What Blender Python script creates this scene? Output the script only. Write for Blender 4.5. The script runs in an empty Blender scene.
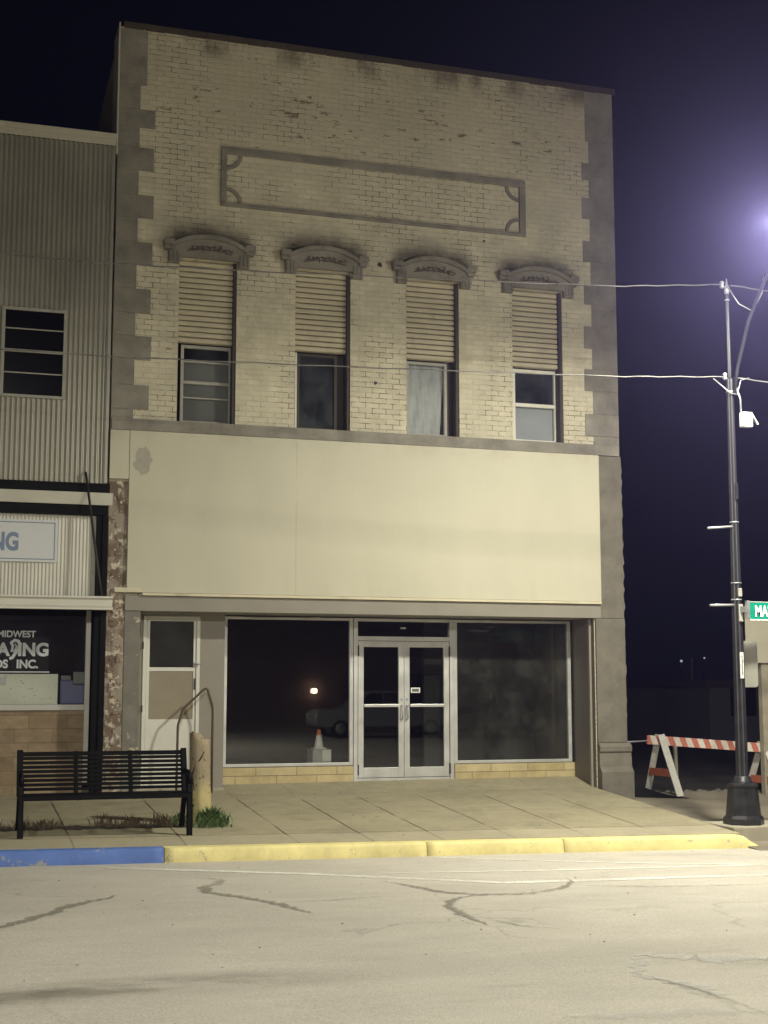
import bpy, bmesh, math, random
from mathutils import Vector, Matrix
R = math.radians
rnd = random.Random(7)
scene = bpy.context.scene
C = scene.collection

# ------------------------------------------------------------------ node helpers
class NT:
    def __init__(s, m):
        s.t = m.node_tree; s.t.nodes.clear(); s.l = s.t.links
        s._co = None; s._sx = None
    def n(s, typ, **kw):
        x = s.t.nodes.new(typ)
        for k, v in kw.items(): setattr(x, k, v)
        return x
    def put(s, sock, v):
        if hasattr(v, 'links') or isinstance(v, bpy.types.NodeSocket): s.l.new(v, sock)
        else:
            if isinstance(v, (tuple, list)) and len(v) == 3 and sock.type == 'RGBA': v = (*v, 1)
            sock.default_value = v
    def m(s, op, a, b=0.0, c=0.0, clamp=False):
        x = s.n('ShaderNodeMath', operation=op, use_clamp=clamp)
        s.put(x.inputs[0], a); s.put(x.inputs[1], b); s.put(x.inputs[2], c)
        return x.outputs[0]
    def co(s):
        if s._co is None: s._co = s.n('ShaderNodeNewGeometry').outputs['Position']
        return s._co
    def xyz(s):
        if s._sx is None:
            q = s.n('ShaderNodeSeparateXYZ'); s.l.new(s.co(), q.inputs[0]); s._sx = q.outputs
        return s._sx
    def comb(s, a, b, c=0.0):
        q = s.n('ShaderNodeCombineXYZ')
        for i, v in enumerate((a, b, c)): s.put(q.inputs[i], v)
        return q.outputs[0]
    def noise(s, scale, detail=4, rough=.55, vec=None, stretch=None, dist=0.0):
        v = vec or s.co()
        if stretch:
            mp = s.n('ShaderNodeMapping'); s.l.new(v, mp.inputs[0]); mp.inputs['Scale'].default_value = stretch; v = mp.outputs[0]
        q = s.n('ShaderNodeTexNoise'); s.l.new(v, q.inputs['Vector'])
        q.inputs['Scale'].default_value = scale; q.inputs['Detail'].default_value = detail; q.inputs['Roughness'].default_value = rough
        q.inputs['Distortion'].default_value = dist
        return q.outputs['Fac']
    def ramp(s, f, a, b, lo=0.0, hi=1.0, smooth=True):
        q = s.n('ShaderNodeMapRange', interpolation_type='SMOOTHSTEP' if smooth else 'LINEAR', clamp=True)
        s.put(q.inputs[0], f); q.inputs[1].default_value = a; q.inputs[2].default_value = b
        q.inputs[3].default_value = lo; q.inputs[4].default_value = hi
        return q.outputs[0]
    def mix(s, f, a, b, mode='MIX'):
        q = s.n('ShaderNodeMix', data_type='RGBA', blend_type=mode)
        s.put(q.inputs[0], f); s.put(q.inputs[6], a); s.put(q.inputs[7], b)
        return q.outputs[2]
    def bump(s, h, strength=.3, dist=.01):
        q = s.n('ShaderNodeBump'); s.put(q.inputs['Height'], h)
        q.inputs['Strength'].default_value = strength; q.inputs['Distance'].default_value = dist
        return q.outputs[0]
    def out(s, color, rough=.8, normal=None, metal=0.0, spec=.5):
        p = s.n('ShaderNodeBsdfPrincipled'); s.put(p.inputs['Base Color'], color); s.put(p.inputs['Roughness'], rough)
        p.inputs['Metallic'].default_value = metal; p.inputs['Specular IOR Level'].default_value = spec
        if normal is not None: s.l.new(normal, p.inputs['Normal'])
        o = s.n('ShaderNodeOutputMaterial'); s.l.new(p.outputs[0], o.inputs[0])
        return p

def newmat(name):
    m = bpy.data.materials.new(name); m.use_nodes = True
    return m, NT(m)

def plain(name, col, rough=.7, metal=0.0, var=.25, scale=6.0, dirt=None, bump=.1, spec=.5, fine=60):
    """a base colour broken up by two noises, with optional grime patches"""
    m, t = newmat(name)
    a = t.noise(scale, 5); b = t.noise(fine, 3)
    f = t.m('ADD', t.m('MULTIPLY', a, .7), t.m('MULTIPLY', b, .3))
    k = t.ramp(f, .3, .7, 1 - var, 1 + var * .5, False)
    c = t.mix(1.0, col, t.comb(k, k, k), 'MULTIPLY')
    if dirt:
        d = t.ramp(t.noise(scale * .6, 8, .65), .55, .72)
        c = t.mix(t.m('MULTIPLY', d, .8), c, dirt)
    r = t.ramp(a, .3, .7, max(0, rough - .1), min(1, rough + .1), False)
    t.out(c, r, t.bump(b, bump, .004), metal, spec)
    return m

def emit(name, col, st):
    m, t = newmat(name)
    e = t.n('ShaderNodeEmission'); e.inputs[0].default_value = (*col, 1); e.inputs[1].default_value = st
    o = t.n('ShaderNodeOutputMaterial'); t.l.new(e.outputs[0], o.inputs[0])
    return m

def glassmat(name, tint=(.8, .82, .82), dirt=.02, dirtcol=(.3, .3, .28), ior=1.45, rough=0.0):
    m, t = newmat(name)
    tr = t.n('ShaderNodeBsdfTransparent'); tr.inputs[0].default_value = (*tint, 1)
    gl = t.n('ShaderNodeBsdfGlossy'); gl.inputs['Roughness'].default_value = rough; gl.inputs[0].default_value = (1, 1, 1, 1)
    fr = t.n('ShaderNodeFresnel'); fr.inputs[0].default_value = ior
    mx = t.n('ShaderNodeMixShader'); t.l.new(fr.outputs[0], mx.inputs[0]); t.l.new(tr.outputs[0], mx.inputs[1]); t.l.new(gl.outputs[0], mx.inputs[2])
    di = t.n('ShaderNodeBsdfDiffuse'); di.inputs[0].default_value = (*dirtcol, 1)
    k = t.ramp(t.noise(2.2, 7, .7), .35, .75, dirt * .3, dirt * 1.8)
    m2 = t.n('ShaderNodeMixShader'); t.l.new(k, m2.inputs[0]); t.l.new(mx.outputs[0], m2.inputs[1]); t.l.new(di.outputs[0], m2.inputs[2])
    o = t.n('ShaderNodeOutputMaterial'); t.l.new(m2.outputs[0], o.inputs[0])
    return m

M = {}
# ---- painted brick of the facade
def brick_mat():
    m, t = newmat('painted_brick')
    x, y, z = t.xyz()
    wob = t.noise(3.0, 3)
    vec = t.comb(t.m('ADD', x, t.m('MULTIPLY', wob, .02)), t.m('ADD', z, t.m('MULTIPLY', wob, .012)), 0.0)
    def brick(c1, c2, mort, ms, smooth):
        b = t.n('ShaderNodeTexBrick'); t.l.new(vec, b.inputs['Vector'])
        b.inputs['Scale'].default_value = 1; b.inputs['Brick Width'].default_value = .215; b.inputs['Row Height'].default_value = .079
        b.inputs['Mortar Size'].default_value = ms; b.inputs['Mortar Smooth'].default_value = smooth
        for i, c in enumerate((c1, c2, mort)): b.inputs[i + 1].default_value = (*c, 1)
        return b
    b1 = brick((0, 0, 0), (1, 1, 1), (0, 0, 0), .0055, .25)
    rndv = b1.outputs['Color']; mort = b1.outputs['Fac']
    b2 = brick((0, 0, 0), (0, 0, 0), (1, 1, 1), .010, .9)
    soft = b2.outputs['Fac']
    big = t.noise(.55, 5, .6); med = t.noise(2.2, 6, .65); fine = t.noise(38, 4)
    k = t.ramp(t.m('ADD', t.m('MULTIPLY', big, .5), t.m('MULTIPLY', med, .5)), .33, .68, .66, 1.08, False)
    k = t.m('MULTIPLY', k, t.ramp(fine, .25, .75, .93, 1.05, False))
    rv = t.n('ShaderNodeSeparateColor'); t.l.new(rndv, rv.inputs[0]); r0 = rv.outputs[0]
    k = t.m('MULTIPLY', k, t.ramp(r0, 0, 1, .94, 1.05, False))
    base = t.mix(1.0, (.69, .64, .485), t.comb(k, k, k), 'MULTIPLY')
    # weathering towards the top of the wall, where the paint has gone grey
    gz = t.m('MULTIPLY', t.ramp(z, 8.6, 11.2), t.ramp(med, .35, .62))
    base = t.mix(t.m('MULTIPLY', gz, .45), base, (.33, .28, .20))
    # open, dark mortar joints in patches only
    jm = t.ramp(t.noise(.9, 4, .65), .45, .58)
    jm2 = t.ramp(t.noise(8.5, 4, .65), .42, .54)
    dz = t.m('MULTIPLY', t.m('MULTIPLY', jm, jm2), mort)
    base = t.mix(t.m('MULTIPLY', dz, .78), base, (.045, .037, .028))
    base = t.mix(t.m('MULTIPLY', soft, .045), base, (.25, .22, .16))
    # bricks that lost their paint high on the wall
    zz = t.m('MULTIPLY', t.m('SUBTRACT', z, 10.55), 1 / .42)
    gau = t.m('POWER', 2.718, t.m('MULTIPLY', t.m('MULTIPLY', zz, zz), -1.0))
    lost = t.m('ADD', t.noise(4.4, 5, .72, stretch=(.7, 1, 2.4)), t.m('MULTIPLY', r0, .20))
    bx_ = t.m('MULTIPLY', t.m('SUBTRACT', x, 5.0), 1 / .55)
    spot = t.m('POWER', 2.718, t.m('MULTIPLY', t.m('MULTIPLY', bx_, bx_), -1.0))
    lostm = t.ramp(t.m('ADD', lost, t.m('MULTIPLY', gau, t.m('ADD', .085, t.m('MULTIPLY', spot, .075)))), .805, .83)
    base = t.mix(t.m('MULTIPLY', lostm, .9), base, t.mix(r0, (.085, .062, .040), (.17, .128, .083)))
    # darker arc on the brick over the four window hoods
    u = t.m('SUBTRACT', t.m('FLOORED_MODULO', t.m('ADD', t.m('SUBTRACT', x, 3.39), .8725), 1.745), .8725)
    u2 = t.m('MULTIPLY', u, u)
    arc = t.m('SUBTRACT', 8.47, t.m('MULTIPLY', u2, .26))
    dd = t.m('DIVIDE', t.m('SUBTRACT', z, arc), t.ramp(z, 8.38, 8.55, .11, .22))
    hood_dark = t.m('MULTIPLY', t.m('POWER', 2.718, t.m('MULTIPLY', t.m('MULTIPLY', dd, dd), -1.0)), t.ramp(t.m('ABSOLUTE', u), .48, .80, 1, 0))
    hood_dark = t.m('MULTIPLY', hood_dark, t.ramp(t.noise(4, 5, .6), .25, .6, .55, 1.0))
    base = t.mix(t.m('MULTIPLY', hood_dark, .95), base, (.055, .045, .034))
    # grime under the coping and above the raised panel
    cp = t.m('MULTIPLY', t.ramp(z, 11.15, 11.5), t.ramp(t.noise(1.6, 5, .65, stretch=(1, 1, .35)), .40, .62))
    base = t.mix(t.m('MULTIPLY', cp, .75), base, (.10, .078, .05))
    h = t.m('SUBTRACT', t.m('MULTIPLY', fine, .25), t.m('MULTIPLY', soft, 1.0))
    t.out(base, .82, t.bump(t.m('ADD', h, t.m('MULTIPLY', med, .5)), .45, .009), spec=.3)
    return m
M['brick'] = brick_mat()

M['stone'] = plain('grey_painted_stone', (.275, .256, .215), .85, var=.5, scale=2.6, dirt=(.15, .13, .105), bump=.35)
def pier_mat(name, base, flake, amount, second=None):
    m, t = newmat(name)
    a = t.noise(3.5, 8, .7); b = t.noise(9, 8, .7); f = t.noise(55, 3)
    k = t.ramp(a, .3, .7, .72, 1.15, False)
    c = t.mix(1.0, base, t.comb(k, k, k), 'MULTIPLY')
    if second:
        c = t.mix(t.ramp(t.noise(5, 6, .65, stretch=(1, 1, .6)), .46, .56), c, second)
    c = t.mix(t.ramp(b, amount, amount + .03), c, flake)
    h = t.m('ADD', t.m('MULTIPLY', b, .8), t.m('MULTIPLY', f, .2))
    t.out(c, .85, t.bump(h, .5, .012), spec=.3)
    return m
M['pier_grey'] = pier_mat('peeling_grey_paint', (.20, .19, .16), (.48, .43, .31), .605)
M['pier_right'] = pier_mat('weathered_grey_stone', (.175, .16, .13), (.30, .28, .235), .66)
M['pier_rubble'] = pier_mat('crumbling_brick_and_plaster', (.185, .135, .10), (.52, .47, .38), .545, (.30, .255, .205))
M['stone_dark'] = plain('sooty_stone', (.12, .105, .085), .9, var=.4, scale=9, bump=.3)
M['grey_paint'] = plain('grey_paint', (.255, .235, .195), .6, var=.14, scale=2.0, bump=.06)
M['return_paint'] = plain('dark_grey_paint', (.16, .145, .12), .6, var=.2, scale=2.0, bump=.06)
def board_mat():
    m, t = newmat('cream_board')
    x, y, z = t.xyz()
    a = t.noise(.45, 4, .5); b = t.noise(1.5, 6, .6, stretch=(1, 1, .25)); c = t.noise(90, 3)
    k = t.ramp(t.m('ADD', t.m('MULTIPLY', a, .6), t.m('MULTIPLY', b, .4)), .35, .66, .90, 1.04, False)
    col = t.mix(1.0, (.535, .51, .395), t.comb(k, k, k), 'MULTIPLY')
    # a seam between boards and a grey patch where the paint came off
    s1 = t.m('MULTIPLY', t.ramp(t.m('ABSOLUTE', t.m('SUBTRACT', x, 4.72)), .003, .011, 1, 0), t.ramp(t.noise(3, 3), .36, .5))
    col = t.mix(t.m('MULTIPLY', s1, .35), col, (.28, .24, .17))
    dx = t.m('MULTIPLY', t.m('SUBTRACT', x, 2.475), 1 / .12); dz = t.m('MULTIPLY', t.m('SUBTRACT', z, 5.09), 1 / .18)
    rr = t.m('ADD', t.m('SQRT', t.m('ADD', t.m('MULTIPLY', dx, dx), t.m('MULTIPLY', dz, dz))), t.m('MULTIPLY', t.m('SUBTRACT', t.noise(8, 4, .6), .5), 2.4))
    pt = t.ramp(rr, .9, .96, 1, 0)
    col = t.mix(t.m('MULTIPLY', pt, .85), col, t.mix(t.noise(14, 4), (.25, .235, .205), (.43, .40, .33)))
    stk = t.m('MULTIPLY', t.ramp(t.noise(7, 4, .6, stretch=(1, 1, .05)), .52, .70), t.ramp(z, 3.2, 3.9, 1, .15))
    col = t.mix(t.m('MULTIPLY', stk, .14), col, (.36, .31, .2))
    tp = t.m('MULTIPLY', t.ramp(z, 5.25, 5.52), t.ramp(t.noise(2.2, 6, .7), .42, .62))
    col = t.mix(t.m('MULTIPLY', tp, .30), col, (.36, .32, .23))
    t.out(col, .55, t.bump(t.m('ADD', t.m('MULTIPLY', a, 2.0), t.m('MULTIPLY', c, .05)), .12, .02), spec=.35)
    return m
M['board'] = board_mat()
M['trim_cream'] = plain('cream_trim', (.60, .55, .40), .6, var=.15, scale=3, bump=.05, dirt=(.35, .30, .2))
M['coping'] = plain('dark_coping', (.07, .055, .04), .85, var=.4, scale=5, bump=.3)
M['flashing'] = plain('pale_flashing', (.55, .52, .42), .5, var=.2, scale=2, bump=.05)
M['sidewall'] = plain('side_wall_render', (.36, .33, .25), .85, var=.3, scale=1.4, bump=.3)
M['alum'] = plain('brushed_aluminium', (.62, .62, .60), .42, metal=.55, var=.12, scale=4, bump=.03)
M['neigh_frame'] = plain('dull_aluminium', (.42, .41, .38), .5, metal=.3, var=.15, scale=4, bump=.03)
M['white_frame'] = plain('white_frame_paint', (.70, .68, .60), .5, var=.12, scale=5, bump=.04)
M['old_frame'] = plain('weathered_frame_paint', (.38, .37, .32), .6, var=.25, scale=8, bump=.08)
M['dark_wood'] = plain('dark_window_reveal', (.055, .047, .038), .7, var=.35, scale=9, bump=.2)
M['shutter'] = plain('cream_slats', (.58, .525, .385), .6, var=.16, scale=3.5, bump=.05, dirt=(.42, .36, .25))
M['slat_shade'] = plain('dark_tan_slat_shade', (.24, .21, .145), .8, var=.2)
M['door_white'] = plain('white_door_paint', (.62, .61, .55), .5, var=.1, scale=3, bump=.04)
M['door_panel'] = plain('tan_door_panel', (.25, .215, .15), .5, var=.15, scale=3, bump=.04)
M['screen'] = plain('dark_door_screen', (.045, .042, .036), .35, var=.3, scale=3, bump=.03)
M['riser'] = None
def riser_mat():
    m, t = newmat('tan_stall_brick')
    x, y, z = t.xyz()
    b = t.n('ShaderNodeTexBrick'); t.l.new(t.comb(x, t.m('SUBTRACT', z, .48), 0), b.inputs['Vector'])
    b.inputs['Scale'].default_value = 1; b.inputs['Brick Width'].default_value = .62; b.inputs['Row Height'].default_value = .125
    b.inputs['Mortar Size'].default_value = .006; b.inputs['Mortar Smooth'].default_value = .4
    b.inputs[1].default_value = (.42, .34, .17, 1); b.inputs[2].default_value = (.54, .45, .26, 1); b.inputs[3].default_value = (.20, .165, .09, 1)
    k = t.ramp(t.noise(4, 6, .65), .3, .7, .75, 1.12, False)
    c = t.mix(1.0, b.outputs['Color'], t.comb(k, k, k), 'MULTIPLY')
    t.out(c, .75, t.bump(t.m('MULTIPLY', b.outputs['Fac'], -1.0), .4, .006), spec=.3)
    return m
M['riser'] = riser_mat()
M['glass'] = glassmat('shop_glass', (.95, .96, .96), .006, (.30, .30, .27), 1.6)
M['glass_clear'] = glassmat('clear_shop_glass', (.96, .97, .96), .012, (.30, .30, .27))
M['glass_dusty'] = glassmat('dusty_shop_glass', (.80, .81, .80), .045, (.33, .325, .28), 1.55)
M['glass_up'] = glassmat('old_window_glass', (.93, .94, .95), .07, (.30, .33, .36))
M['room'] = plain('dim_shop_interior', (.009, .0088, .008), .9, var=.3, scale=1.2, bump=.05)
M['room_wall'] = plain('stained_shop_wall', (.075, .073, .066), .9, var=.5, scale=1.6, dirt=(.07, .068, .06), bump=.05)
M['black_room'] = plain('unlit_interior', (.012, .012, .013), .9, var=.2)
M['blind'] = plain('old_window_blind', (.24, .235, .20), .8, var=.25, scale=3)
M['blind_blue'] = plain('grey_window_blind', (.42, .43, .42), .8, var=.15, scale=3)
def curtain_mat():
    m, t = newmat('plastic_curtain')
    a = t.noise(3, 5, .6, stretch=(1, 1, .6)); k = t.ramp(a, .3, .7, .70, 1.05, False)
    t.out(t.mix(1.0, (.64, .64, .60), t.comb(k, k, k), 'MULTIPLY'), .9, t.bump(a, .6, .03), 0, .1)
    return m
M['curtain'] = curtain_mat()
M['siding'] = plain('corrugated_steel', (.37, .357, .30), .40, metal=.35, var=.16, scale=1.2, bump=.04)
M['panel_white'] = plain('white_corrugated_panel', (.60, .585, .51), .45, var=.1, scale=2, bump=.03, metal=.1)
M['black'] = plain('black_paint', (.005, .005, .005), .6, var=.2, scale=6, bump=.05, spec=.12)
M['bench_black'] = plain('black_powder_coat', (.0035, .0035, .0035), .55, var=.2, scale=8, bump=.05, spec=.12)
M['signwhite'] = plain('sign_board_white', (.60, .62, .62), .5, var=.06, scale=2, bump=.02)
M['signblue'] = plain('sign_blue', (.15, .21, .33), .5, var=.1)
M['vinyl'] = plain('silver_lettering', (.50, .53, .56), .5, var=.25, scale=9)
M['brownstone'] = None
def brownstone():
    m, t = newmat('brown_stone_facing')
    x, y, z = t.xyz()
    b = t.n('ShaderNodeTexBrick'); t.l.new(t.comb(x, z, 0), b.inputs['Vector'])
    b.inputs['Scale'].default_value = 1; b.inputs['Brick Width'].default_value = .52; b.inputs['Row Height'].default_value = .19
    b.inputs['Mortar Size'].default_value = .006; b.offset = .37; b.inputs['Bias'].default_value = .1
    b.inputs[1].default_value = (.24, .175, .11, 1); b.inputs[2].default_value = (.31, .235, .15, 1); b.inputs[3].default_value = (.20, .15, .095, 1)
    k = t.ramp(t.noise(5, 6, .65, stretch=(1, 1, 2)), .3, .7, .72, 1.12, False)
    t.out(t.mix(1.0, b.outputs['Color'], t.comb(k, k, k), 'MULTIPLY'), .8, t.bump(t.m('MULTIPLY', b.outputs['Fac'], -1.0), .5, .008), spec=.3)
    return m
M['brownstone'] = brownstone()
M['rust'] = plain('rusty_pipe', (.105, .07, .045), .8, var=.4, scale=14, bump=.2)
M['iron'] = plain('dark_iron_rod', (.03, .027, .024), .6, var=.3, scale=10)
M['lamp_black'] = plain('glossy_black_cast_iron', (.022, .022, .025), .36, var=.3, scale=7, bump=.12)
M['galv'] = plain('galvanised_steel', (.45, .46, .47), .4, metal=.6, var=.2, scale=9, bump=.05)
M['bare_metal'] = plain('bare_aluminium_arm', (.50, .50, .53), .4, metal=.4, var=.15, scale=5, bump=.04)
M['box_white'] = plain('white_plastic_box', (.74, .75, .72), .5, var=.06)
M['wire'] = plain('twisted_wire', (.22, .21, .20), .45, metal=.3, var=.7, scale=2.6, fine=18)
M['sign_green'] = plain('reflective_green', (.0, .26, .165), .45, var=.05)
M['sign_letter'] = plain('reflective_white', (.82, .84, .82), .5, var=.03)
M['sticker'] = plain('white_sticker', (.72, .72, .70), .5, var=.3, scale=30)
M['sign_back'] = plain('aluminium_sign_back', (.33, .325, .28), .5, metal=.3, var=.15, scale=3, bump=.04)
M['beige'] = plain('beige_painted_sheet', (.44, .41, .32), .6, var=.12, scale=2)
M['pole_beige'] = plain('weathered_timber_pole', (.34, .31, .23), .85, var=.35, scale=5, bump=.3)
M['lens'] = emit('lit_lamp_lens', (1.0, .9, .97), 60)
def stripes_mat():
    m, t = newmat('striped_reflective_board')
    tc = t.n('ShaderNodeTexCoord'); q = t.n('ShaderNodeSeparateXYZ'); t.l.new(tc.outputs['Object'], q.inputs[0])
    # stripes run across the board, leaning with its height
    s = t.m('ADD', t.m('MULTIPLY', q.outputs[0], .95), t.m('MULTIPLY', q.outputs[1], -.31))
    s = t.m('ADD', s, t.m('MULTIPLY', q.outputs[2], .35))
    f = t.m('GREATER_THAN', t.m('FRACT', t.m('DIVIDE', s, .185)), .5)
    k = t.ramp(t.noise(14, 5, .6), .3, .7, .75, 1.05, False)
    c = t.mix(f, (.50, .15, .10), (.66, .61, .54))
    t.out(t.mix(1.0, c, t.comb(k, k, k), 'MULTIPLY'), .5)
    return m
M['stripes'] = stripes_mat()
M['orange'] = plain('faded_orange_board', (.44, .13, .07), .6, var=.25, scale=9)
M['leg_white'] = plain('scuffed_white_leg', (.56, .54, .49), .6, var=.25, scale=8, dirt=(.3, .28, .24))
M['tarp'] = plain('black_rubber_sheet', (.006, .006, .006), .8, var=.3, spec=.15)
M['rubble'] = plain('broken_concrete', (.20, .185, .155), .9, var=.4, scale=10, bump=.4)
def post_mat():
    m, t = newmat('old_yellow_post_paint')
    a = t.noise(5, 8, .7); b = t.noise(14, 6, .65, stretch=(1, 1, .35)); z = t.xyz()[2]
    f = t.ramp(t.m('ADD', t.m('MULTIPLY', a, .5), t.m('SUBTRACT', 1.05, z)), .42, .72)
    c = t.mix(f, t.mix(b, (.19, .155, .10), (.37, .31, .21)), t.mix(b, (.38, .32, .16), (.52, .45, .22)))
    c = t.mix(t.ramp(t.noise(22, 4, .6), .62, .68), c, (.07, .055, .04))
    t.out(c, .9, t.bump(b, .6, .015), spec=.25)
    return m
M['post'] = post_mat()
M['post_crack'] = plain('dark_split_wood', (.05, .038, .025), .95, var=.4, scale=20, bump=.4)
M['leaf'] = plain('weed_leaf', (.11, .17, .058), .6, var=.45, scale=25)
M['dry'] = plain('dead_grass', (.125, .092, .056), .9, var=.5, scale=20)
M['dirt'] = plain('dark_soil', (.055, .043, .03), .95, var=.5, scale=12, bump=.5)
M['cone'] = None
def cone_mat():
    m, t = newmat('traffic_cone_plastic')
    z = t.xyz()[2]
    f = t.ramp(z, 1.165, 1.20)
    k = t.ramp(t.noise(20, 4), .3, .7, .8, 1.05, False)
    t.out(t.mix(1.0, t.mix(f, (.90, .86, .83), (.75, .20, .10)), t.comb(k, k, k), 'MULTIPLY'), .5)
    return m
M['cone'] = cone_mat()
M['card'] = plain('grey_cardboard', (.46, .46, .42), .8, var=.2, scale=8)
def paper_mat():
    m, t = newmat('printed_white_paper')
    a = t.noise(22, 3, .6, stretch=(1, 1, 1.8)); k = t.ramp(t.noise(2, 4), .3, .7, .9, 1.04, False)
    t.out(t.mix(t.ramp(a, .66, .70), t.mix(1.0, (.86, .86, .75), t.comb(k, k, k), 'MULTIPLY'), (.22, .22, .2)), .8)
    return m
M['paper'] = paper_mat()
M['map_ink'] = plain('printed_ink', (.12, .12, .11), .8)
M['crate_blue'] = plain('blue_plastic_crate', (.12, .125, .27), .5, var=.2)
M['lavender_tub'] = plain('grey_plastic_tub', (.14, .14, .14), .5, var=.2)

def concrete_mat():
    m, t = newmat('sidewalk_concrete')
    x, y, z = t.xyz()
    a = t.noise(.7, 6, .6); b = t.noise(4.5, 7, .65); c = t.noise(70, 4, .6)
    k = t.ramp(t.m('ADD', t.m('MULTIPLY', a, .55), t.m('MULTIPLY', b, .45)), .33, .67, .72, 1.08, False)
    k = t.m('MULTIPLY', k, t.ramp(c, .3, .7, .80, 1.14, False))
    col = t.mix(1.0, (.345, .31, .205), t.comb(k, k, k), 'MULTIPLY')
    wob = t.m('MULTIPLY', t.m('SUBTRACT', t.noise(1.3, 4, .6), .5), .06)
    xw = t.m('ADD', x, wob); yw = t.m('ADD', y, wob)
    brk = t.ramp(t.noise(1.1, 5, .65), .36, .52, .25, 1.0)
    line = None
    for xs in JX:
        l = t.ramp(t.m('ABSOLUTE', t.m('SUBTRACT', xw, xs)), .006, .016, 1, 0)
        line = l if line is None else t.m('MAXIMUM', line, l)
    line = t.m('MULTIPLY', line, t.ramp(y, -3.5, -3.45, .5, 1))
    line = t.m('MULTIPLY', line, t.ramp(y, -.7, -.3, 1, .25))
    for ys, w in ((-3.42, 1), (-1.9, .45), (-.02, .6)):
        l = t.m('MULTIPLY', t.ramp(t.m('ABSOLUTE', t.m('SUBTRACT', yw, ys)), .005, .014, 1, 0), w)
        line = t.m('MAXIMUM', line, l)
    line = t.m('MULTIPLY', line, brk)
    # lighter strip of newer concrete next to the kerb
    col = t.mix(t.ramp(yw, -3.43, -3.40, .30, 0), col, (.47, .42, .31))
    sp = t.ramp(t.noise(3.1, 8, .75), .62, .70)
    col = t.mix(t.m('MULTIPLY', sp, .55), col, (.15, .13, .095))
    st2 = t.ramp(t.noise(1.2, 6, .7), .52, .70)
    col = t.mix(t.m('MULTIPLY', st2, .45), col, (.17, .15, .105))
    gum = t.n('ShaderNodeTexVoronoi'); t.l.new(t.co(), gum.inputs['Vector']); gum.inputs['Scale'].default_value = 2.1
    col = t.mix(t.ramp(gum.outputs['Distance'], .035, .06, .6, 0), col, (.09, .08, .06))
    col = t.mix(t.m('MULTIPLY', line, .85), col, (.045, .037, .027))
    h = t.m('SUBTRACT', t.m('ADD', t.m('MULTIPLY', c, .15), t.m('MULTIPLY', b, .3)), line)
    t.out(col, .85, t.bump(h, .45, .012), spec=.3)
    return m
JX = (.2, 1.33, 2.55, 3.82, 4.70, 5.56, 6.48, 7.44, 8.45)
M['concrete'] = concrete_mat()
M['concrete_dark'] = plain('side_slab_concrete', (.25, .22, .165), .88, var=.35, scale=1.5, bump=.35, dirt=(.13, .11, .085))
M['pad'] = plain('lamp_footing_concrete', (.36, .325, .25), .85, var=.25, scale=5, bump=.3)
def kerb_mat(name, col, wear=.60):
    m, t = newmat(name)
    a = t.noise(2.5, 7, .7); b = t.noise(7, 9, .76); f = t.noise(60, 3)
    k = t.ramp(a, .3, .7, .74, 1.10, False)
    c = t.mix(1.0, col, t.comb(k, k, k), 'MULTIPLY')
    c = t.mix(t.m('MULTIPLY', t.ramp(b, wear, wear + .05), .85), c, (.34, .315, .25))
    t.out(c, .7, t.bump(t.m('ADD', t.m('MULTIPLY', b, .6), t.m('MULTIPLY', f, .3)), .4, .01), spec=.35)
    return m
M['kerb_yellow'] = kerb_mat('yellow_kerb_paint', (.75, .66, .30), .60)
M['kerb_blue'] = kerb_mat('blue_kerb_paint', (.10, .18, .47), .575)
M['kerb_bare'] = kerb_mat('bare_kerb', (.36, .33, .26))
PARK = [([(1.61, -4.53), (3.5, -5.43), (5.31, -6.53)], 0.1), ([(5.31, -6.53), (8.29, -6.56), (9.93, -6.57)], 0.1), ([(4.36, -5.58), (5.94, -5.71), (8.78, -5.79)], 0.06), ([(5.39, -4.41), (7.26, -5.28), (8.78, -5.79)], 0.05)]
CRACK = [([(0.28, -8.29), (0.77, -7.62), (1.1, -7.03), (1.52, -6.58)], 0.085), ([(2.4, -5.51), (2.64, -5.71), (2.51, -6.06), (2.35, -6.23), (2.36, -6.57), (2.62, -6.95), (2.83, -7.43), (3.01, -7.98)], 0.085), ([(2.81, -7.31), (3.32, -7.3), (3.87, -7.17)], 0.03), ([(4.17, -6.2), (4.36, -6.61), (4.5, -7.05), (4.78, -7.25), (5.27, -7.29), (5.69, -7.05), (6.02, -6.61), (6.04, -6.39)], 0.07), ([(4.78, -7.25), (4.46, -7.44), (4.26, -7.82), (4.21, -8.32), (4.22, -8.84)], 0.075), ([(4.33, -8.56), (4.47, -8.95), (4.71, -9.2)], 0.035), ([(5.9, -6.88), (6.62, -7.11), (7.86, -7.24)], 0.025), ([(4.49, -10.98), (4.61, -11.43), (4.67, -11.92), (4.67, -12.3)], 0.03), ([(3.87, -7.17), (4.08, -7.29)], 0.02), ([(4.46, -8.64), (4.71, -8.7)], 0.03)]
PALE = [([(4.83, -10.32), (5.16, -10.6), (5.77, -10.67)], 0.16), ([(4.45, -11.0), (4.66, -11.35), (4.59, -12.07)], 0.1), ([(3.45, -11.99), (4.31, -12.08), (4.79, -12.17)], 0.1), ([(4.83, -10.32), (4.45, -11.0)], 0.09)]
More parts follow.
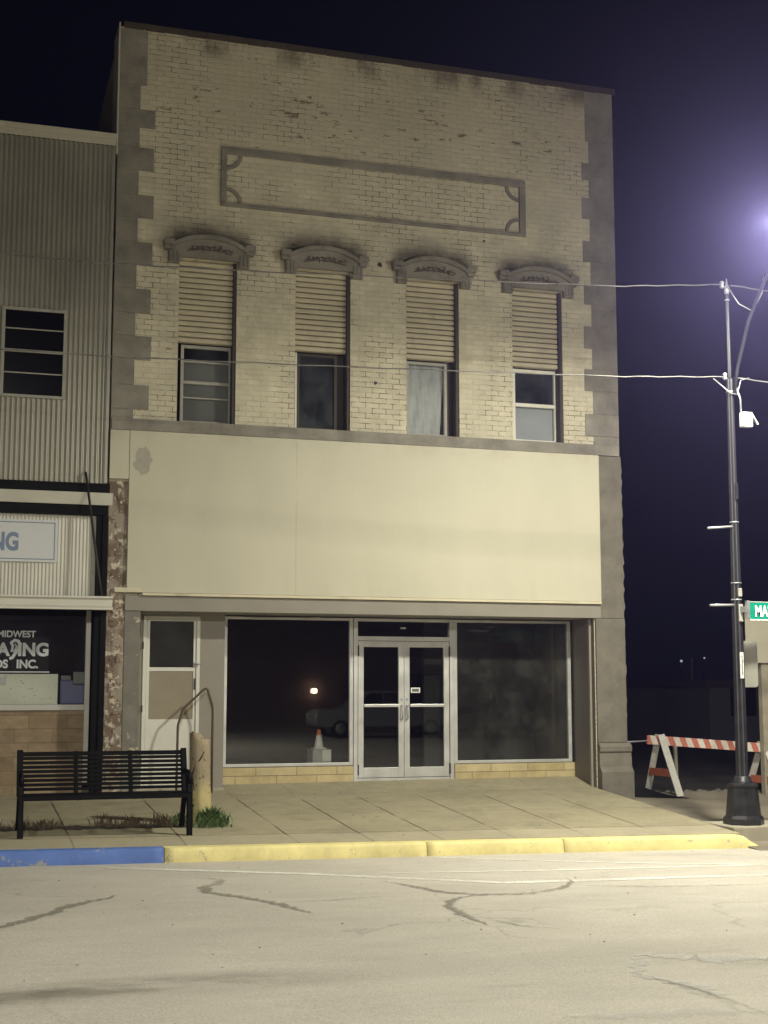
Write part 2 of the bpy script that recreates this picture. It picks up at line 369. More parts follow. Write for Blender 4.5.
def road_mat():
    m, t = newmat('pale_road_surface')
    x, y, z = t.xyz()
    a = t.noise(.22, 6, .6); b = t.noise(1.6, 7, .65, stretch=(.6, 1.4, 1)); c = t.noise(55, 5, .7); g = t.noise(260, 2, .6)
    k = t.ramp(t.m('ADD', t.m('MULTIPLY', a, .55), t.m('MULTIPLY', b, .45)), .34, .66, .80, 1.08, False)
    k = t.m('MULTIPLY', k, t.ramp(c, .28, .72, .76, 1.20, False))
    c3 = t.noise(120, 3, .7); k = t.m('MULTIPLY', k, t.ramp(c3, .28, .72, .72, 1.24, False))
    k = t.m('MULTIPLY', k, t.ramp(g, .3, .7, .82, 1.16, False))
    col = t.mix(1.0, (.52, .485, .415), t.comb(k, k, k), 'MULTIPLY')
    st = t.ramp(t.noise(.75, 7, .7, stretch=(.35, 1.5, 1)), .56, .72)
    col = t.mix(t.m('MULTIPLY', st, .35), col, (.17, .155, .12))
    # rubbed wheel track and a pale worn patch
    tr = t.m('ABSOLUTE', t.m('SUBTRACT', t.m('ADD', y, t.m('MULTIPLY', t.noise(.5, 3), .8)), t.m('ADD', -10.35, t.m('MULTIPLY', x, .12))))
    tm = t.m('MULTIPLY', t.ramp(tr, .05, .40, 1, 0), t.ramp(x, .8, 3.2, 1, .15))
    col = t.mix(t.m('MULTIPLY', t.m('MULTIPLY', tm, t.ramp(b, .3, .6)), .85), col, (.14, .128, .10))
    # old hairline crazing
    v = t.n('ShaderNodeTexVoronoi', feature='DISTANCE_TO_EDGE'); v.inputs['Scale'].default_value = .42
    mp = t.n('ShaderNodeMapping'); t.l.new(t.co(), mp.inputs[0])
    wv = t.n('ShaderNodeVectorMath', operation='ADD'); t.l.new(t.co(), wv.inputs[0])
    nz = t.n('ShaderNodeTexNoise'); t.l.new(t.co(), nz.inputs['Vector']); nz.inputs['Scale'].default_value = 1.2; nz.inputs['Detail'].default_value = 5
    sc = t.n('ShaderNodeVectorMath', operation='SCALE'); t.l.new(nz.outputs['Color'], sc.inputs[0]); sc.inputs['Scale'].default_value = 1.1
    t.l.new(sc.outputs[0], wv.inputs[1]); t.l.new(wv.outputs[0], v.inputs['Vector'])
    cr = t.m('MULTIPLY', t.ramp(v.outputs['Distance'], .0, .012, 1, 0), t.ramp(t.noise(.3, 4), .5, .62))
    col = t.mix(t.m('MULTIPLY', cr, .30), col, (.14, .13, .10))
    h = t.m('ADD', t.m('MULTIPLY', c, .5), t.m('MULTIPLY', g, .5))
    t.out(col, .8, t.bump(h, .5, .006), spec=.35)
    return m
M['road'] = road_mat()
def ragged(name, colr, op, soft, scale, rag):
    """thin worn layer on the road whose edges break up with noise (v of the uv map runs across the strip)"""
    m, t = newmat(name)
    uv = t.n('ShaderNodeUVMap'); q = t.n('ShaderNodeSeparateXYZ'); t.l.new(uv.outputs[0], q.inputs[0])
    e = t.m('ABSOLUTE', q.outputs[1])
    nz = t.noise(scale, 7, .68); fine = t.noise(60, 4, .6)
    d = t.m('ADD', e, t.m('MULTIPLY', t.m('SUBTRACT', nz, .5), rag))
    a = t.m('MULTIPLY', t.ramp(d, .30, .30 + soft, 1, 0), t.ramp(fine, .25, .60, .55, 1))
    a = t.m('MULTIPLY', t.m('MULTIPLY', a, op), t.ramp(t.noise(.8, 4), .32, .56, .45, 1))
    k = t.ramp(fine, .3, .7, .8, 1.15, False)
    p = t.out(t.mix(1.0, colr, t.comb(k, k, k), 'MULTIPLY'), .8, None, 0, .3)
    tr = t.n('ShaderNodeBsdfTransparent'); mx = t.n('ShaderNodeMixShader'); t.l.new(a, mx.inputs[0]); t.l.new(tr.outputs[0], mx.inputs[1]); t.l.new(p.outputs[0], mx.inputs[2])
    o = [n for n in t.t.nodes if n.type == 'OUTPUT_MATERIAL'][0]; t.l.new(mx.outputs[0], o.inputs[0])
    return m
M['seal'] = ragged('tar_crack_seal', (.25, .235, .19), .70, .55, 8, 1.4)
M['seal_pale'] = ragged('pale_crack_fill', (.62, .61, .56), .55, .60, 4, 1.6)
M['paint_line'] = ragged('worn_road_paint', (.78, .77, .70), .95, .35, 9, .75)
M['line_white'] = kerb_mat('worn_white_line', (.74, .73, .66), .60)
M['gravel'] = plain('dark_gravel', (.085, .08, .072), .95, var=.5, scale=2.5, bump=.6)

# ------------------------------------------------------------------ mesh builder
class MB:
    def __init__(s): s.bm = bmesh.new()
    def quad(s, *ps):
        return s.bm.faces.new([s.bm.verts.new(p) for p in ps])
    def box(s, x0, x1, y0, y1, z0, z1, bev=0.0):
        r = bmesh.ops.create_cube(s.bm, size=1)
        vs = r['verts']
        for v in vs:
            v.co = Vector(((x0 + x1) / 2 + v.co.x * (x1 - x0), (y0 + y1) / 2 + v.co.y * (y1 - y0), (z0 + z1) / 2 + v.co.z * (z1 - z0)))
        if bev > 0:
            es = list({e for v in vs for e in v.link_edges})
            bmesh.ops.bevel(s.bm, geom=es, offset=bev, segments=2, affect='EDGES', profile=.6)
        return s
    def bar(s, a, b, w, h, up=(0, 0, 1), bev=0.0):
        """a bar of section w x h from a to b"""
        a, b = Vector(a), Vector(b); d = (b - a); L = d.length; d.normalize()
        u = Vector(up); sx = d.cross(u)
        if sx.length < 1e-4: sx = d.cross(Vector((0, 1, 0)))
        sx.normalize(); uz = sx.cross(d)
        r = bmesh.ops.create_cube(s.bm, size=1); mid = (a + b) / 2
        for v in r['verts']:
            c = v.co.copy(); v.co = mid + d * c.y * L + sx * c.x * w + uz * c.z * h
        if bev > 0:
            es = list({e for v in r['verts'] for e in v.link_edges})
            bmesh.ops.bevel(s.bm, geom=es, offset=bev, segments=1, affect='EDGES')
        return s
    def tube(s, pts, rad, n=10, caps=True):
        pts = [Vector(p) for p in pts]; k = len(pts)
        rads = rad if isinstance(rad, (list, tuple)) else [rad] * k
        rings = []; prev = None
        for i, p in enumerate(pts):
            d = (pts[min(i + 1, k - 1)] - pts[max(i - 1, 0)]).normalized()
            if prev is None:
                u = d.cross(Vector((0, 0, 1)))
                if u.length < 1e-3: u = d.cross(Vector((0, 1, 0)))
            else: u = prev - d * prev.dot(d)
            u.normalize(); prev = u; w = d.cross(u)
            rings.append([s.bm.verts.new(p + (u * math.cos(2 * math.pi * j / n) + w * math.sin(2 * math.pi * j / n)) * rads[i]) for j in range(n)])
        for a, b in zip(rings, rings[1:]):
            for j in range(n):
                f = s.bm.faces.new((a[j], a[(j + 1) % n], b[(j + 1) % n], b[j])); f.smooth = True
        if caps:
            s.bm.faces.new(list(reversed(rings[0]))); s.bm.faces.new(rings[-1])
        return s
    def lathe(s, cx, cy, prof, n=24, smooth=True, flute=0.0, rot=0.0):
        rings = []
        for r, z in prof:
            ring = []
            for j in range(n):
                a = rot + 2 * math.pi * j / n
                rr = r * (1 - flute * (j % 2))
                ring.append(s.bm.verts.new((cx + rr * math.cos(a), cy + rr * math.sin(a), z)))
            rings.append(ring)
        for a, b in zip(rings, rings[1:]):
            for j in range(n):
                f = s.bm.faces.new((a[j], a[(j + 1) % n], b[(j + 1) % n], b[j])); f.smooth = smooth
        s.bm.faces.new(list(reversed(rings[0]))); s.bm.faces.new(rings[-1])
        return s
    def prism(s, poly, y0, y1):
        """polygon in (x, z) extruded from y0 to y1 (front at y0)"""
        f = [s.bm.verts.new((x, y0, z)) for x, z in poly]; b = [s.bm.verts.new((x, y1, z)) for x, z in poly]
        s.bm.faces.new(f); s.bm.faces.new(list(reversed(b)))
        n = len(poly)
        for i in range(n):
            s.bm.faces.new((f[i], b[i], b[(i + 1) % n], f[(i + 1) % n]))
        return s
    def prism_x(s, poly, x0, x1):
        """polygon in (y, z) extruded along x"""
        f = [s.bm.verts.new((x0, y, z)) for y, z in poly]; b = [s.bm.verts.new((x1, y, z)) for y, z in poly]
        s.bm.faces.new(f); s.bm.faces.new(list(reversed(b)))
        n = len(poly)
        for i in range(n):
            s.bm.faces.new((f[i], b[i], b[(i + 1) % n], f[(i + 1) % n]))
        return s
    def slab(s, poly, ztop, zbot):
        """polygon in (x, y) with a top height function"""
        t = [s.bm.verts.new((x, y, ztop(x, y))) for x, y in poly]; b = [s.bm.verts.new((x, y, zbot)) for x, y in poly]
        s.bm.faces.new(t); s.bm.faces.new(list(reversed(b)))
        n = len(poly)
        for i in range(n): s.bm.faces.new((t[i], b[i], b[(i + 1) % n], t[(i + 1) % n]))
        return s
    def wall(s, x0, x1, z0, z1, holes, y0, y1):
        """wall in the xz plane, front at y0, back at y1, with rectangular holes and their reveals"""
        xs = sorted({x0, x1, *[h[0] for h in holes], *[h[1] for h in holes]}); zs = sorted({z0, z1, *[h[2] for h in holes], *[h[3] for h in holes]})
        def solid(i, j):
            if not (0 <= i < len(xs) - 1 and 0 <= j < len(zs) - 1): return False
            cx = (xs[i] + xs[i + 1]) / 2; cz = (zs[j] + zs[j + 1]) / 2
            return not any(h[0] < cx < h[1] and h[2] < cz < h[3] for h in holes)
        V = {}
        def v(i, j, k):
            q = (i, j, k)
            if q not in V: V[q] = s.bm.verts.new((xs[i], y0 if k == 0 else y1, zs[j]))
            return V[q]
        for i in range(len(xs) - 1):
            for j in range(len(zs) - 1):
                if not solid(i, j): continue
                s.bm.faces.new((v(i, j, 0), v(i + 1, j, 0), v(i + 1, j + 1, 0), v(i, j + 1, 0)))
                s.bm.faces.new((v(i, j, 1), v(i, j + 1, 1), v(i + 1, j + 1, 1), v(i + 1, j, 1)))
                for di, dj, a, b in ((-1, 0, (i, j), (i, j + 1)), (1, 0, (i + 1, j + 1), (i + 1, j)), (0, -1, (i + 1, j), (i, j)), (0, 1, (i, j + 1), (i + 1, j + 1))):
                    if not solid(i + di, j + dj):
                        s.bm.faces.new((v(*a, 0), v(*b, 0), v(*b, 1), v(*a, 1)))
        return s
    def build(s, name, mat, parent=None, smooth=None, **tags):
        bmesh.ops.recalc_face_normals(s.bm, faces=s.bm.faces[:])
        off = Vector((0, 0, 0)); p = parent
        while p is not None: off += p.location; p = p.parent
        for v in s.bm.verts: v.co -= off
        me = bpy.data.meshes.new(name); s.bm.to_mesh(me); s.bm.free()
        o = bpy.data.objects.new(name, me); C.objects.link(o)
        for mm in (mat if isinstance(mat, (list, tuple)) else [mat]): me.materials.append(mm)
        if parent is not None: o.parent = parent
        for k, v in tags.items(): o[k] = v
        return o

def thing(name, label, cat, loc, group=None):
    o = bpy.data.objects.new(name, None); C.objects.link(o); o.location = loc; o.empty_display_size = .2
    o['label'] = label; o['category'] = cat
    if group: o['group'] = group
    return o

def text_mesh(body, x, y, z, size, extr, align='LEFT', bold=0.0, sx=1.0, facing='front'):
    """built-in font turned into a mesh standing in the xz plane at depth y"""
    cu = bpy.data.curves.new('lettering', 'FONT'); cu.body = body; cu.size = size; cu.extrude = extr; cu.align_x = align; cu.offset = bold
    ob = bpy.data.objects.new('lettering', cu); C.objects.link(ob)
    bpy.context.view_layer.update()
    dg = bpy.context.evaluated_depsgraph_get()
    me = bpy.data.meshes.new_from_object(ob.evaluated_get(dg))
    mb = MB(); mb.bm.from_mesh(me)
    bpy.data.objects.remove(ob); bpy.data.curves.remove(cu); bpy.data.meshes.remove(me)
    for v in mb.bm.verts: v.co = Vector((x + v.co.x * sx, y - v.co.z, z + v.co.y))
    return mb

# ------------------------------------------------------------------ heights
def zg(x, y=0): x = max(-14, min(22, x)); return .030 - .0115 * (x - .5)
def lerp(a, b, t): return a + (b - a) * t
YK = -4.2
def zs(x, y):
    k = max(-4, min(10.5, x))
    zk = zg(k) + .155
    z0 = lerp(.405, .372, max(0, min(1, (x - 2.5) / 7))); zr = lerp(.495, .518, max(0, min(1, (x - 3.8) / 5.7)))
    if y <= 0: return lerp(zk, z0, (y - YK) / -YK)
    return lerp(z0, zr, min(1, y / .8))
def zr(x, y):
    return lerp(zg(x) + .005, .235, max(0, min(1, (y + 4.5) / 5.0))) + (.0 if y < .6 else -.03 * (y - .6))

# ------------------------------------------------------------------ the setting
def grid(name, mat, xs, ys, zf, **tags):
    mb = MB(); V = [[mb.bm.verts.new((x, y, zf(x, y))) for y in ys] for x in xs]
    for i in range(len(xs) - 1):
        for j in range(len(ys) - 1):
            mb.bm.faces.new((V[i][j], V[i + 1][j], V[i + 1][j + 1], V[i][j + 1]))
    return mb.build(name, mat, **tags)
fr = lambda a, b, n: [a + (b - a) * i / n for i in range(n + 1)]
grid('ground', M['gravel'], [-400, -60, -14, 22, 60, 400], [-300, -60, 10, 60, 400], lambda x, y: zg(x) - .30, kind='structure')
grid('road', M['road'], [-90, -14, 22, 90], [-40, -4.0], zg, kind='structure')
# sidewalk: one sloping sheet with a solid front
def sheet(name, mat, xs, ys, zf, zb, **tags):
    mb = MB(); V = [[mb.bm.verts.new((x, y, zf(x, y))) for y in ys] for x in xs]
    for i in range(len(xs) - 1):
        for j in range(len(ys) - 1): mb.bm.faces.new((V[i][j], V[i + 1][j], V[i + 1][j + 1], V[i][j + 1]))
    loop = [V[i][0] for i in range(len(xs))] + [V[-1][j] for j in range(1, len(ys))] + [V[i][-1] for i in range(len(xs) - 2, -1, -1)] + [V[0][j] for j in range(len(ys) - 2, 0, -1)]
    low = [mb.bm.verts.new((v.co.x, v.co.y, zb)) for v in loop]
    for i in range(len(loop)):
        k = (i + 1) % len(loop); mb.bm.faces.new((loop[i], low[i], low[k], loop[k]))
    return mb.build(name, mat, **tags)
sheet('sidewalk', M['concrete'], fr(-9, 9.50, 40), [-4.05, -3.9, -3.42, -3, -2, -1, -.4, 0, .3, .6, .8, .95], zs, -.35, kind='structure')
sheet('side_slab', M['concrete_dark'], fr(9.504, 24, 12), fr(-4.5, .62, 6), zr, -.35, kind='structure')
sheet('lot_ground', M['gravel'], fr(10.1, 60, 6), [.624, 3, 12, 40], lambda x, y: .16 - .012 * (y - .6), -.5, kind='structure')

# kerb lengths
def kerb(name, mat, x0, x1, label, taper=0.0):
    mb = MB(); n = max(2, int((x1 - x0) / .12)); rows = []
    for i in range(n + 1):
        x = x0 + (x1 - x0) * i / n; g = zg(x); h = .155
        if taper and x > x1 - taper:
            q = (x1 - x) / taper; h = .012 + (.155 - .012) * (q * q * (3 - 2 * q))
        j = .004 * math.sin(x * 7.3) + .003 * math.sin(x * 17)
        prof = [(-4.225 + j, g - .2), (-4.225 + j, g + .003), (-4.205 + j, g + max(.004, h - .035)), (-4.19 + j, g + max(.006, h - .010)), (-4.165, g + h), (-4.045, g + h + .004), (-4.045, g - .2)]
        rows.append([mb.bm.verts.new((x, y, z)) for y, z in prof])
    for a, b in zip(rows, rows[1:]):
        for k in range(len(a) - 1):
            f = mb.bm.faces.new((a[k], b[k], b[k + 1], a[k + 1])); f.smooth = 1 <= k <= 3
    mb.bm.faces.new(rows[0]); mb.bm.faces.new(list(reversed(rows[-1])))
    return mb.build(name, mat, kind='structure')
kerb('kerb_blue_length', M['kerb_blue'], -9, .42, '')
kerb('kerb_blue_length', M['kerb_blue'], .43, 2.275, '')
kerb('kerb_yellow_length', M['kerb_yellow'], 2.285, 5.30, '')
kerb('kerb_yellow_length', M['kerb_yellow'], 5.307, 7.02, '')
kerb('kerb_yellow_length', M['kerb_yellow'], 7.03, 9.72, '', taper=.30)

def strip(mb, pts, w, lift, wob=0.0, seed=1):
    uvl = mb.bm.loops.layers.uv.verify()
    r = random.Random(seed); P = []
    for (a, b) in zip(pts, pts[1:]):
        n = max(2, int(math.hypot(b[0] - a[0], b[1] - a[1]) / .05))
        for i in range(n): P.append((lerp(a[0], b[0], i / n), lerp(a[1], b[1], i / n)))
    P.append(pts[-1])
    L = []; 
    for i, p in enumerate(P):
        q = P[min(i + 1, len(P) - 1)]; o = P[max(i - 1, 0)]
        d = Vector((q[0] - o[0], q[1] - o[1])).normalized(); nrm = Vector((-d.y, d.x))
        ww = w * (1 + wob * r.uniform(-.9, .9)); e = 1.0 if wob == 0 else min(1, .15 + i / 12, .15 + (len(P) - 1 - i) / 12)
        c = Vector(p) + nrm * (wob * w * r.uniform(-.5, .5))
        a = c + nrm * ww * e / 2; b = c - nrm * ww * e / 2
        L.append((mb.bm.verts.new((a.x, a.y, zg(a.x) + lift)), mb.bm.verts.new((b.x, b.y, zg(b.x) + lift))))
    for i, (a, b) in enumerate(zip(L, L[1:])):
        f = mb.bm.faces.new((a[0], a[1], b[1], b[0]))
        for lp, vv in zip(f.loops, (1, -1, -1, 1)): lp[uvl].uv = (i * .05, vv)
mb = MB()
for i, (pts, w) in enumerate(PARK): strip(mb, pts, w * 2.8, .004)
mb.build('parking_lines', M['paint_line'], kind='structure')
mb = MB()
for i, (pts, w) in enumerate(PALE): strip(mb, pts, w * 3.0, .006, .25, i + 30)
mb.build('road_patches', M['seal_pale'], kind='structure')
mb = MB()
for i, (pts, w) in enumerate(CRACK): strip(mb, pts, w * 1.8, .008, .35, i + 3)
mb.build('road_cracks', M['seal'], kind='structure')
# ------------------------------------------------------------------ the brick building
B = thing('brick_building', 'two storey cream painted brick building with four arched window hoods and an empty shopfront', 'building', (6.0, 0, 0))
X0, X1, ZT = 2.02, 10.0, 11.58
WX = [2.955 + 1.745 * i for i in range(4)]
WW, WZ0, WZ1 = .855, 5.71, 8.14
holes = [(x, x + WW, WZ0, WZ1) for x in WX] + [(2.5, 9.505, -.3, 2.98)]
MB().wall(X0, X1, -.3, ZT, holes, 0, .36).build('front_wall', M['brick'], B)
# side and back walls and the roof
mb = MB(); mb.prism_x([(.364, -.3), (24, -.3), (24, 10.6), (.364, 11.52)], X0 + .004, X0 + .34); mb.build('side_wall', M['sidewall'], B)
mb = MB(); mb.prism_x([(.364, -.3), (24, -.3), (24, 10.6), (.364, 11.52)], X1 - .34, X1 - .004); mb.build('side_wall', M['sidewall'], B)
mb = MB(); mb.box(X0 + .36, X1 - .36, 23.7, 24, -.3, 10.55); mb.build('rear_wall', M['sidewall'], B)
mb = MB(); mb.prism_x([(.37, 10.9), (23.69, 10.2), (23.69, 10.0), (.37, 10.7)], X0 + .35, X1 - .35); mb.build('roof', M['coping'], B)
mb = MB(); mb.box(X0 + .05, X1 + .03, -.045, .40, ZT + .002, ZT + .075, .012)
for i in range(26):
    x = X0 + .05 + i * .307; mb.box(x, x + .296, -.06, -.043, ZT - .035 + rnd.uniform(-.008, .006), ZT + .06, .006)
mb.build('coping', M['coping'], B)
mb = MB(); mb.box(X0 - .022, X0 + .002, -.035, .62, 9.6, ZT + .05, .006); mb.build('corner_flashing', M['flashing'], B)

# quoins: alternating long and short blocks at the corners
LZ = [(10.05, 10.33), (9.40, 9.75), (8.68, 9.03), (7.98, 8.32), (7.26, 7.62), (6.57, 6.92), (5.85, 6.20)]
def quoin(edge, inner, wide, top_in):
    mb = MB(); zc = 5.53; s = 1 if edge < 5 else -1; g = .010
    def blk(a, b, z0, z1, proud): mb.box(min(a, b), max(a, b), -proud, -.0015, z0, z1, .004)
    for (a, b) in reversed(LZ):
        if a > zc: blk(edge, inner, zc, a - .004, .012)
        blk(edge, wide + rnd.uniform(-.015, .015), a, b, .016); zc = b + .004
    blk(edge, inner, zc, 10.70, .012); blk(edge, top_in, 10.704, ZT - .03, .013)
    return mb
quoin(X0 + .002, 2.335, 2.555, 2.425).build('quoin_strip', M['stone'], B)
quoin(X1 - .002, 9.56, 9.43, 9.505).build('quoin_strip', M['stone'], B)
# sill course
mb = MB(); mb.box(2.03, 9.975, -.055, -.002, 5.535, 5.705, .008); mb.build('sill_course', M['stone'], B)
# raised panel with quarter-round corners
mb = MB(); px0, px1, pz0, pz1, w = 3.545, 8.43, 8.985, 9.905, .085
mb.box(px0, px1, -.05, -.001, pz1 - .11, pz1, .012); mb.box(px0, px1, -.05, -.001, pz0, pz0 + .06, .012)
mb.box(px0, px0 + w, -.048, -.001, pz0 + .062, pz1 - .112, .010); mb.box(px1 - w - .02, px1, -.048, -.001, pz0 + .062, pz1 - .112, .010)
for (cx, cz, a0) in ((px0 + w, pz1 - .112, 270), (px0 + w, pz0 + .062, 0), (px1 - w - .02, pz1 - .112, 180), (px1 - w - .02, pz0 + .062, 90)):
    poly = [(cx + r_ * math.cos(R(a0 + a)), cz + r_ * math.sin(R(a0 + a))) for r_, rng in ((.235, range(0, 91, 10)), (.185, range(90, -1, -10))) for a in rng]
    mb.prism(poly, -.034, -.001)
mb.build('panel_moulding', M['stone'], B)

# windows of the upper floor
def upper_window(i):
    x0 = WX[i]; x1 = x0 + WW; c = (x0 + x1) / 2
    # hood: arched cap with end blocks, carved face and pilasters
    h = MB(); N = 18
    top = [(c + .56 * t, 8.485 - .14 * t * t - .03 * t ** 4) for t in [k * 2 / N - 1 for k in range(N + 1)]]
    face = [(c - .52, 8.145), (c + .52, 8.145)] + [(p[0] * .985 + c * .015, p[1] - .055) for p in reversed(top)]
    h.prism(face, -.085, -.001)
    rim = top + [(p[0], p[1] - .062) for p in reversed(top)]
    h.prism(rim, -.15, -.087)
    for sx in (-1, 1):
        a = c + sx * .52; b = c + sx * .675
        h.box(min(a, b), max(a, b), -.16, -.001, 8.295, 8.38, .014)
        h.box(min(a, b) + .01, max(a, b) - .015, -.125, -.001, 8.235, 8.293, .01)
        pa, pb = c + sx * .435, c + sx * .60
        h.box(min(pa, pb), max(pa, pb), -.090, -.001, 8.045, 8.233, .008)
        for k in range(3):
            q = lerp(min(pa, pb), max(pa, pb), (k + .5) / 3); h.box(q - .012, q + .012, -.106, -.091, 8.06, 8.225, .003)
    hood = h.build('window_hood', M['stone'], B)
    # carved spray in the middle of the hood
    cv = MB()
    for k in range(15):
        t = (k - 7) / 7; px = c + t * .29; pz = 8.265 + .028 * math.cos(t * 2.0) + .014 * math.sin(k * 2.4); a0 = rnd.uniform(-.6, .6) + (1.1 if k % 2 else -.5); q = .030 + .012 * (k % 3)
        cv.tube([(px - q * math.cos(a0), -.086, pz - q * math.sin(a0)), (px, -.100, pz + .010), (px + q * math.cos(a0 + .7), -.094, pz + q * math.sin(a0 + .7)), (px + q * 1.1 * math.cos(a0 + 1.5), -.086, pz + q * 1.1 * math.sin(a0 + 1.5))], [.004, .010, .007, .003], 6)
    cv.tube([(c - .33, -.087, 8.232), (c - .15, -.098, 8.262), (c, -.098, 8.268), (c + .15, -.098, 8.258), (c + .33, -.087, 8.225)], .008, 6)
    cv.build('carved_spray', M['stone_dark'], hood)
    # slatted upper shutter
    s = MB(); zt, zb = 8.135, 6.905; n = 15
    for k in range(n):
        a = zb + (zt - zb) * k / n; b = zb + (zt - zb) * (k + 1) / n
        s.prism_x([(.108, a + .013), (.094, a + .026), (.100, b - .012), (.118, b - .002), (.150, b - .002), (.150, a + .013)], x0 + .004, x1 - .045)
    # frame behind
    wf = MB(); fz0, fz1 = WZ0 + .012, 6.895; y = .22
    fx0, fx1 = x0 + .075, x1 - .022
    mat = [M['old_frame'], M['dark_wood'], M['old_frame'], M['white_frame']][i]
    t = .045
    if i == 1: fx1 -= .13
    if i == 2: fx1 -= .11; fx0 -= .02
    wf.box(fx0, fx0 + t, y - .03, y + .03, fz0, fz1, .004); wf.box(fx1 - t, fx1, y - .03, y + .03, fz0, fz1, .004)
    wf.box(fx0 + t + .001, fx1 - t - .001, y - .028, y + .028, fz1 - t, fz1, .004); wf.box(fx0 + t + .001, fx1 - t - .001, y - .028, y + .028, fz0, fz0 + t, .004)
    if i == 0:
        for q, hh in ((.33, .010), (.525, .022), (.79, .012)): wf.box(fx0 + t + .001, fx1 - t - .001, y - .026, y + .02, lerp(fz0, fz1, q) - hh, lerp(fz0, fz1, q) + hh, .003)
    if i == 3: wf.box(fx0 + t + .001, fx1 - t - .001, y - .032, y + .02, 6.32 - .028, 6.32 + .028, .004)
    w = wf.build('window_frame', mat, B)
    if i in (1, 2):   # a strip of pale edge on the near jamb, dark board on the far one
        e = MB(); e.box(fx1 + .002, x1 - .05, y - .02, y + .05, fz0, fz1, .004); e.build('jamb_board', M['dark_wood'], w)
    if i == 1:
        e = MB(); e.box(fx0 - .03, fx0 - .002, y - .05, y + .03, fz0, fz1, .004); e.build('pale_stop', M['white_frame'], w)
    sh = s.build('slatted_shutter', M['shutter'], w)
    sb_ = MB(); sb_.box(x0 + .003, x1 - .047, .152, .165, zb, zt); sb_.build('slat_shade_sheet', M['slat_shade'], w)  # dark sheet puts the shade between the slats into colour
    g = MB(); g.box(fx0 + t - .004, fx1 - t + .004, y + .004, y + .010, fz0 + t - .004, fz1 - t + .004)
    for v in g.bm.verts: v.co.y += (v.co.x - c) * (.02, -.015, .11, .01)[i] + (v.co.z - 6.35) * (.004, .006, .012, -.004)[i]   # old panes sit a little askew
    g.build('glass', M['glass_up'], w)
    # what hangs right behind the glass
    bk = MB(); a, b = fx0 + t, fx1 - t
    if i == 0:
        bk.box(a, b, y + .05, y + .06, fz0, lerp(fz0, fz1, .80)); bk.build('blind', M['blind'], w)
    elif i == 2:
        n = 24; rows = []
        for r_ in range(13):
            z = lerp(fz1 - .02, fz0 + .02, r_ / 12)
            rows.append([bk.bm.verts.new((lerp(a, b - .05 * (r_ / 12) ** 2, k / n), y + .06 + .016 * math.sin(k * .9 + .5 * r_) + .01 * math.sin(k * 2.1 - r_ * .8), z)) for k in range(n + 1)])
        for p, q in zip(rows, rows[1:]):
            for k in range(n): f = bk.bm.faces.new((p[k], p[k + 1], q[k + 1], q[k])); f.smooth = True
        bk.build('plastic_curtain', M['curtain'], w)
    elif i == 3:
        bk.box(a, b, y + .05, y + .06, fz0, 6.31); bk.build('blind', M['blind_blue'], w)
    # the dark box of the room behind, and lining of the reveal
    rm = MB(); rm.wall(x0 - .3, x1 + .3, WZ0 - .3, WZ1 + .3, [], 1.5, 1.52)
    rm.build('dark_room', M['black_room'], w)
    ln = MB(); ln.box(x1 - .045, x1 - .002, .02, .35, WZ0 + .002, WZ1 - .002); ln.box(x0 + .002, x0 + .03, .16, .35, WZ0 + .002, WZ1 - .002)
    ln.box(x0 + .03, x1 - .05, .16, .35, WZ0 + .001, WZ0 + .010)
    ln.build('reveal_lining', M['dark_wood'], w)
for i in range(4): upper_window(i)
mb = MB(); mb.box(X0 + .4, X1 - .4, .5, 14, 3.25, 3.35); mb.box(X0 + .4, X1 - .4, 14, 14.1, 3.36, 10.5); mb.build('upper_floor', M['black_room'], B)

# bolt plates left in the brick
for x, z, r_ in ((6.02, 8.32, .038), (5.95, 6.47, .03), (7.73, 8.86, .02)):
    mb = MB(); mb.prism([(x + r_ * (1 + .2 * rnd.uniform(-1, 1)) * math.cos(a * math.pi / 5), z + r_ * (1 + .2 * rnd.uniform(-1, 1)) * math.sin(a * math.pi / 5)) for a in range(10)], -.006, -.001)
    mb.build('bolt_plate', M['dark_wood'], B)

# sign fascia board, lintel and its trims
mb = MB(); mb.box(2.29, 9.605, -.075, -.003, 3.225, 5.53, .006); fas = mb.build('fascia_board', M['board'], B)
mb = MB(); mb.box(2.015, 2.285, -.07, -.003, 4.83, 5.528, .005); mb.build('fascia_return', M['board'], B)
mb = MB(); mb.box(2.51, 9.60, -.095, -.003, 3.185, 3.222, .006); mb.build('fascia_moulding', M['trim_cream'], B)
mb = MB(); mb.box(2.12, 2.50, -.085, -.003, 3.225, 3.29, .004); mb.build('loose_trim', M['trim_cream'], fas)
mb = MB(); mb.box(2.275, 9.605, -.05, -.003, 2.97, 3.182, .006); mb.build('lintel', M['grey_paint'], B)
# the piers on each side of the shopfront
mb = MB(); mb.box(2.275, 2.498, -.035, -.003, .1, 2.966, .01); mb.build('left_pier', M['pier_grey'], B)
def right_pier():
    mb = MB(); a = 9.515; b = 10.035
    mb.box(9.61, 10.012, -.03, -.003, 2.97, 5.53, .01); mb.box(a, 10.015, -.045, -.003, 1.06, 2.966, .012)
    prof = [(-.003, .1), (-.165, .1), (-.165, .62), (-.13, .66), (-.10, .70), (-.085, .90), (-.11, .93), (-.11, 1.0), (-.06, 1.056), (-.003, 1.056)]
    mb.prism_x(prof, a, b + .02)
    # the corner of the wall swells at the foot too
    return mb
right_pier().build('right_pier', M['pier_right'], B)
mb = MB(); mb.prism([(10.002, .1), (10.10, .1), (10.10, .60), (10.06, .68), (10.03, .72), (10.03, .90), (10.06, .94), (10.06, 1.0), (10.002, 1.06)], .0, .35); mb.build('pier_foot', M['pier_right'], B)
